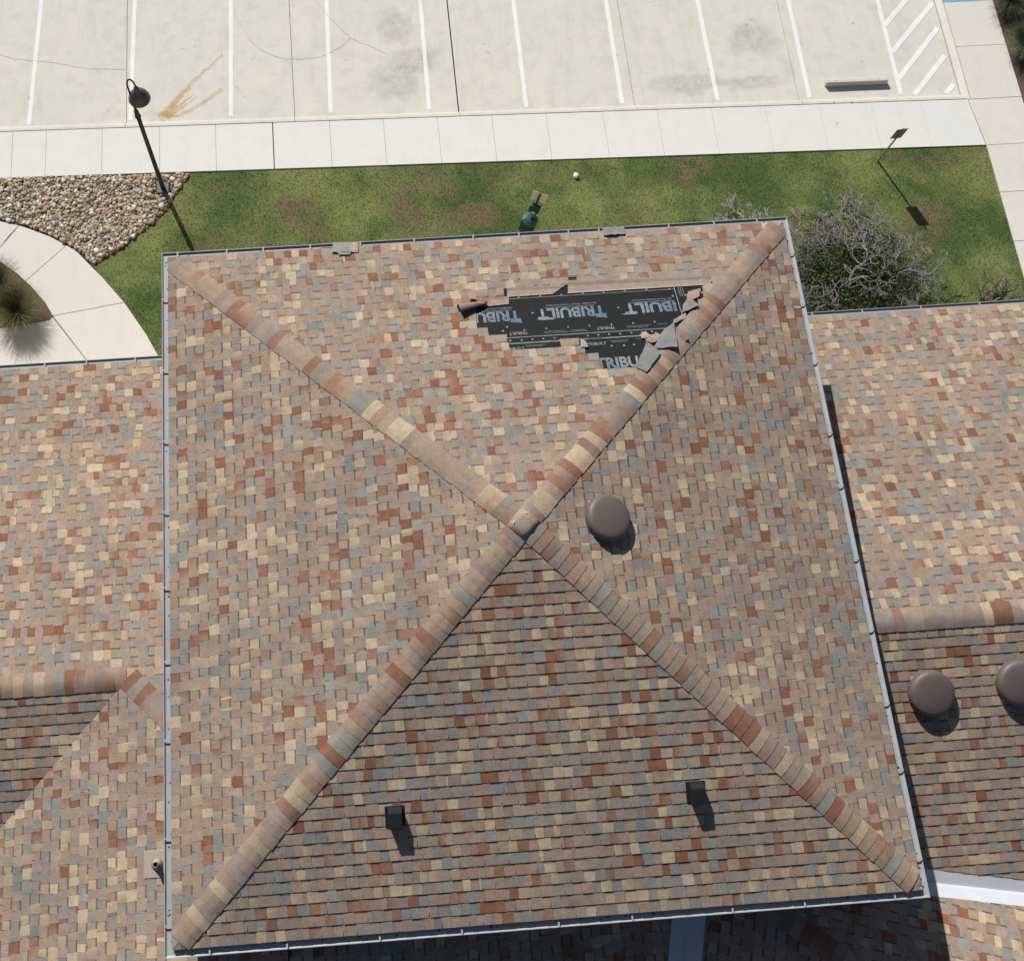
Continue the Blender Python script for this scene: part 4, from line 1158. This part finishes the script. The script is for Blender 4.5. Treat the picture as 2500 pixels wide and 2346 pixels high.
# white cap on the lawn
t = tag(empty('cleanout_cap', (4.47, 12.34, 0)), 'small round white cap lying on the lawn near the sidewalk', 'pipe cap')
m = MB(); m.lathe([(.07, 0), (.072, .05), (.066, .075), (.04, .092), (.001, .097)], 20); m.build('cap_body', M['white'], t, True)
m = MB(); m.box(-.015, .015, -.03, .03, .088, .105); m.build('cap_plug', M['white'], t)

# ------------------------------------------------------------------ plants
def grass_clump(name, loc, rad, hgt, nb, cols, label, group, seed):
    r = np.random.default_rng(seed)
    V = []; F = []; C = []
    for i in range(nb):
        a = r.uniform(0, 2 * np.pi); q = np.sqrt(r.uniform(0, 1)) * .22 * rad
        x0, y0 = q * np.cos(a), q * np.sin(a)
        L_ = hgt * r.uniform(.55, 1.1); out = r.uniform(.15, 1.0) * rad; a2 = a + r.normal(0, .5)
        w_ = r.uniform(.003, .006); c = np.array(cols[r.integers(0, len(cols))]) * r.uniform(.75, 1.25)
        px, py = -np.sin(a2), np.cos(a2); b = len(V)
        for k2, t_ in enumerate((0, .35, .7, 1.0)):
            x = x0 + np.cos(a2) * out * t_ ** 1.6; y = y0 + np.sin(a2) * out * t_ ** 1.6
            z = L_ * (t_ - .30 * t_ ** 3 * out / rad)
            ww = w_ * (1 - t_ * .85)
            V += [(x + px * ww, y + py * ww, z), (x - px * ww, y - py * ww, z)]; C += [c, c]
            if k2: F.append((b + 2 * k2 - 2, b + 2 * k2 - 1, b + 2 * k2 + 1, b + 2 * k2))
    t = tag(empty(name, loc), label, 'ornamental grass', group)
    np_mesh('leaf_blades', np.array(V), np.array(F), np.array(C), M['blade'], t)
    m = MB(); m.lathe([(.20 * rad, 0), (.16 * rad, .06 * hgt), (.05 * rad, .10 * hgt)], 10, (.06, .05, .03), cap1=True); m.build('crown_base', M['blade'], t)
    return t
OG = [(.08, .085, .030), (.13, .12, .05), (.05, .06, .02), (.17, .15, .075)]
GG = [(.16, .18, .11), (.22, .24, .16), (.08, .10, .05), (.12, .15, .08)]
grass_clump('ornamental_grass', (-10.55, 9.22, 0), 0.76, .8, 3000, OG, 'bushy olive grass clump in the left planting bed casting a spiky shadow', 'ornamental grass clumps', 1)
grass_clump('ornamental_grass', (-11.05, 10.05, 0), .7, .75, 1800, OG, 'smaller olive grass clump behind the bushy one in the left bed', 'ornamental grass clumps', 2)
grass_clump('ornamental_grass', (17.86, 15.62, 0), .72, .75, 3200, GG, 'grey green grass clump in the right mulch bed, the nearer one', 'ornamental grass clumps', 3)
grass_clump('ornamental_grass', (17.80, 17.20, 0), .8, .8, 3000, [tuple(x * .6 for x in c) for c in GG], 'darker grass clump at the top right corner of the mulch bed', 'ornamental grass clumps', 4)

def shrub(name, loc, seed, ntrunk, L0, spread, depth, label, leaves, leafcol, bark, squash=1.0, group=None, cat='shrub', rmin=.0075):
    r = random.Random(seed)
    wood = MB(); tips = []
    def grow(p, d, L_, rad, dep):
        n = 3 if dep > 1 else 2; pts = [p]; rads = [rad]
        for i in range(n):
            d = (d + Vector((r.gauss(0, .28), r.gauss(0, .28), r.gauss(0, .22)))).normalized()
            d.z *= squash; d = d.normalized()
            p = p + d * L_ / n; p.z = max(p.z, .05); pts.append(p); rads.append(max(rmin, rad * (1 - .42 * (i + 1) / n)))
        c = jit(bark, .25)
        wood.tube(pts, rads, 5 if rad > .02 else 3, c, cap=False)
        if dep <= 1: tips.append((p, d))
        if dep == 0: return
        for k2 in range(r.choice((2, 3, 3, 4))):
            d2 = (d + Vector((r.gauss(0, .75), r.gauss(0, .75), r.gauss(.05, .5)))).normalized()
            q = pts[-1] if k2 < 2 else pts[r.randint(1, n)]
            grow(q, d2, L_ * r.uniform(.62, .88), max(rmin, rad * .60), dep - 1)
    for i in range(ntrunk):
        a = r.uniform(0, 2 * math.pi)
        grow(Vector((r.uniform(-.15, .15), r.uniform(-.15, .15), 0)), Vector((math.cos(a) * spread, math.sin(a) * spread, 1)).normalized(), L0 * r.uniform(.8, 1.15), .055, depth)
    t = tag(empty(name, loc), label, cat, group)
    wood.build('branches', M['bark'], t)
    if leaves:
        nl, cx, cy, cz, rx, ry, rz, ls = leaves
        R_ = np.random.default_rng(seed)
        K = max(6, nl // 260)
        cen = R_.normal(0, 1, (K, 3)); cen /= np.linalg.norm(cen, axis=1)[:, None]; cen *= R_.uniform(.2, .9, K)[:, None]
        q = cen[R_.integers(0, K, nl)] + R_.normal(0, .10, (nl, 3))
        p = np.column_stack([cx + q[:, 0] * rx, cy + q[:, 1] * ry, np.maximum(.05, cz + q[:, 2] * rz)])
        u = R_.normal(0, 1, (nl, 3)); u /= np.linalg.norm(u, axis=1)[:, None]
        w_ = np.cross(u, R_.normal(0, 1, (nl, 3))); w_ /= np.linalg.norm(w_, axis=1)[:, None]
        s_ = ls * R_.uniform(.6, 1.4, nl)[:, None]
        V = np.stack([p - u * s_, p + w_ * s_ * .35, p + u * s_, p - w_ * s_ * .35], 1).reshape(-1, 3)
        C = np.array(leafcol)[R_.integers(0, len(leafcol), nl)] * R_.uniform(.7, 1.3, nl)[:, None]
        np_mesh('leaves', V, np.arange(4 * nl).reshape(-1, 4), np.repeat(C, 4, 0), M['leaf'], t)
    return t
DG = [(.030, .050, .014), (.045, .075, .018), (.022, .036, .012), (.060, .085, .020)]
GB = (.20, .19, .178)
shrub('dying_shrub', (11.40, 8.60, 0), 5, 19, .74, 1.7, 5, 'large shrub of bare grey branches over dark green leaves behind the right roof', (24000, -.15, -.1, .48, 1.6, 1.4, .28, .036), DG, (.150, .144, .136), .60)
shrub('dying_shrub', (8.75, 9.75, 0), 8, 7, .46, 1.0, 5, 'small dead grey twiggy shrub rising beyond the main roof corner', (1500, 0, 0, .3, .5, .4, .25, .03), DG, GB, .85)
shrub('leafy_shrub', (14.85, 7.75, 0), 6, 5, .35, .8, 4, 'small pale leafed shrub beside the right roof gutter', (1800, 0, 0, .45, .5, .45, .35, .028), [(.10, .12, .05), (.16, .17, .08), (.06, .08, .03)], (.16, .13, .10))
for i, (x, y) in enumerate(((12.05, 14.19), (12.55, 14.17), (11.98, 13.52))):
    grass_clump('weed', (x, y, .02), .05, .025, 26, [(.10, .10, .05), (.16, .13, .08)], ('tiny weed in the kerb joint below the wheel stop, left of two', 'tiny weed in the kerb joint below the wheel stop, right of two', 'tiny lone weed growing in a sidewalk joint')[i], 'weeds in the joints', 40 + i)['category'] = 'weed'
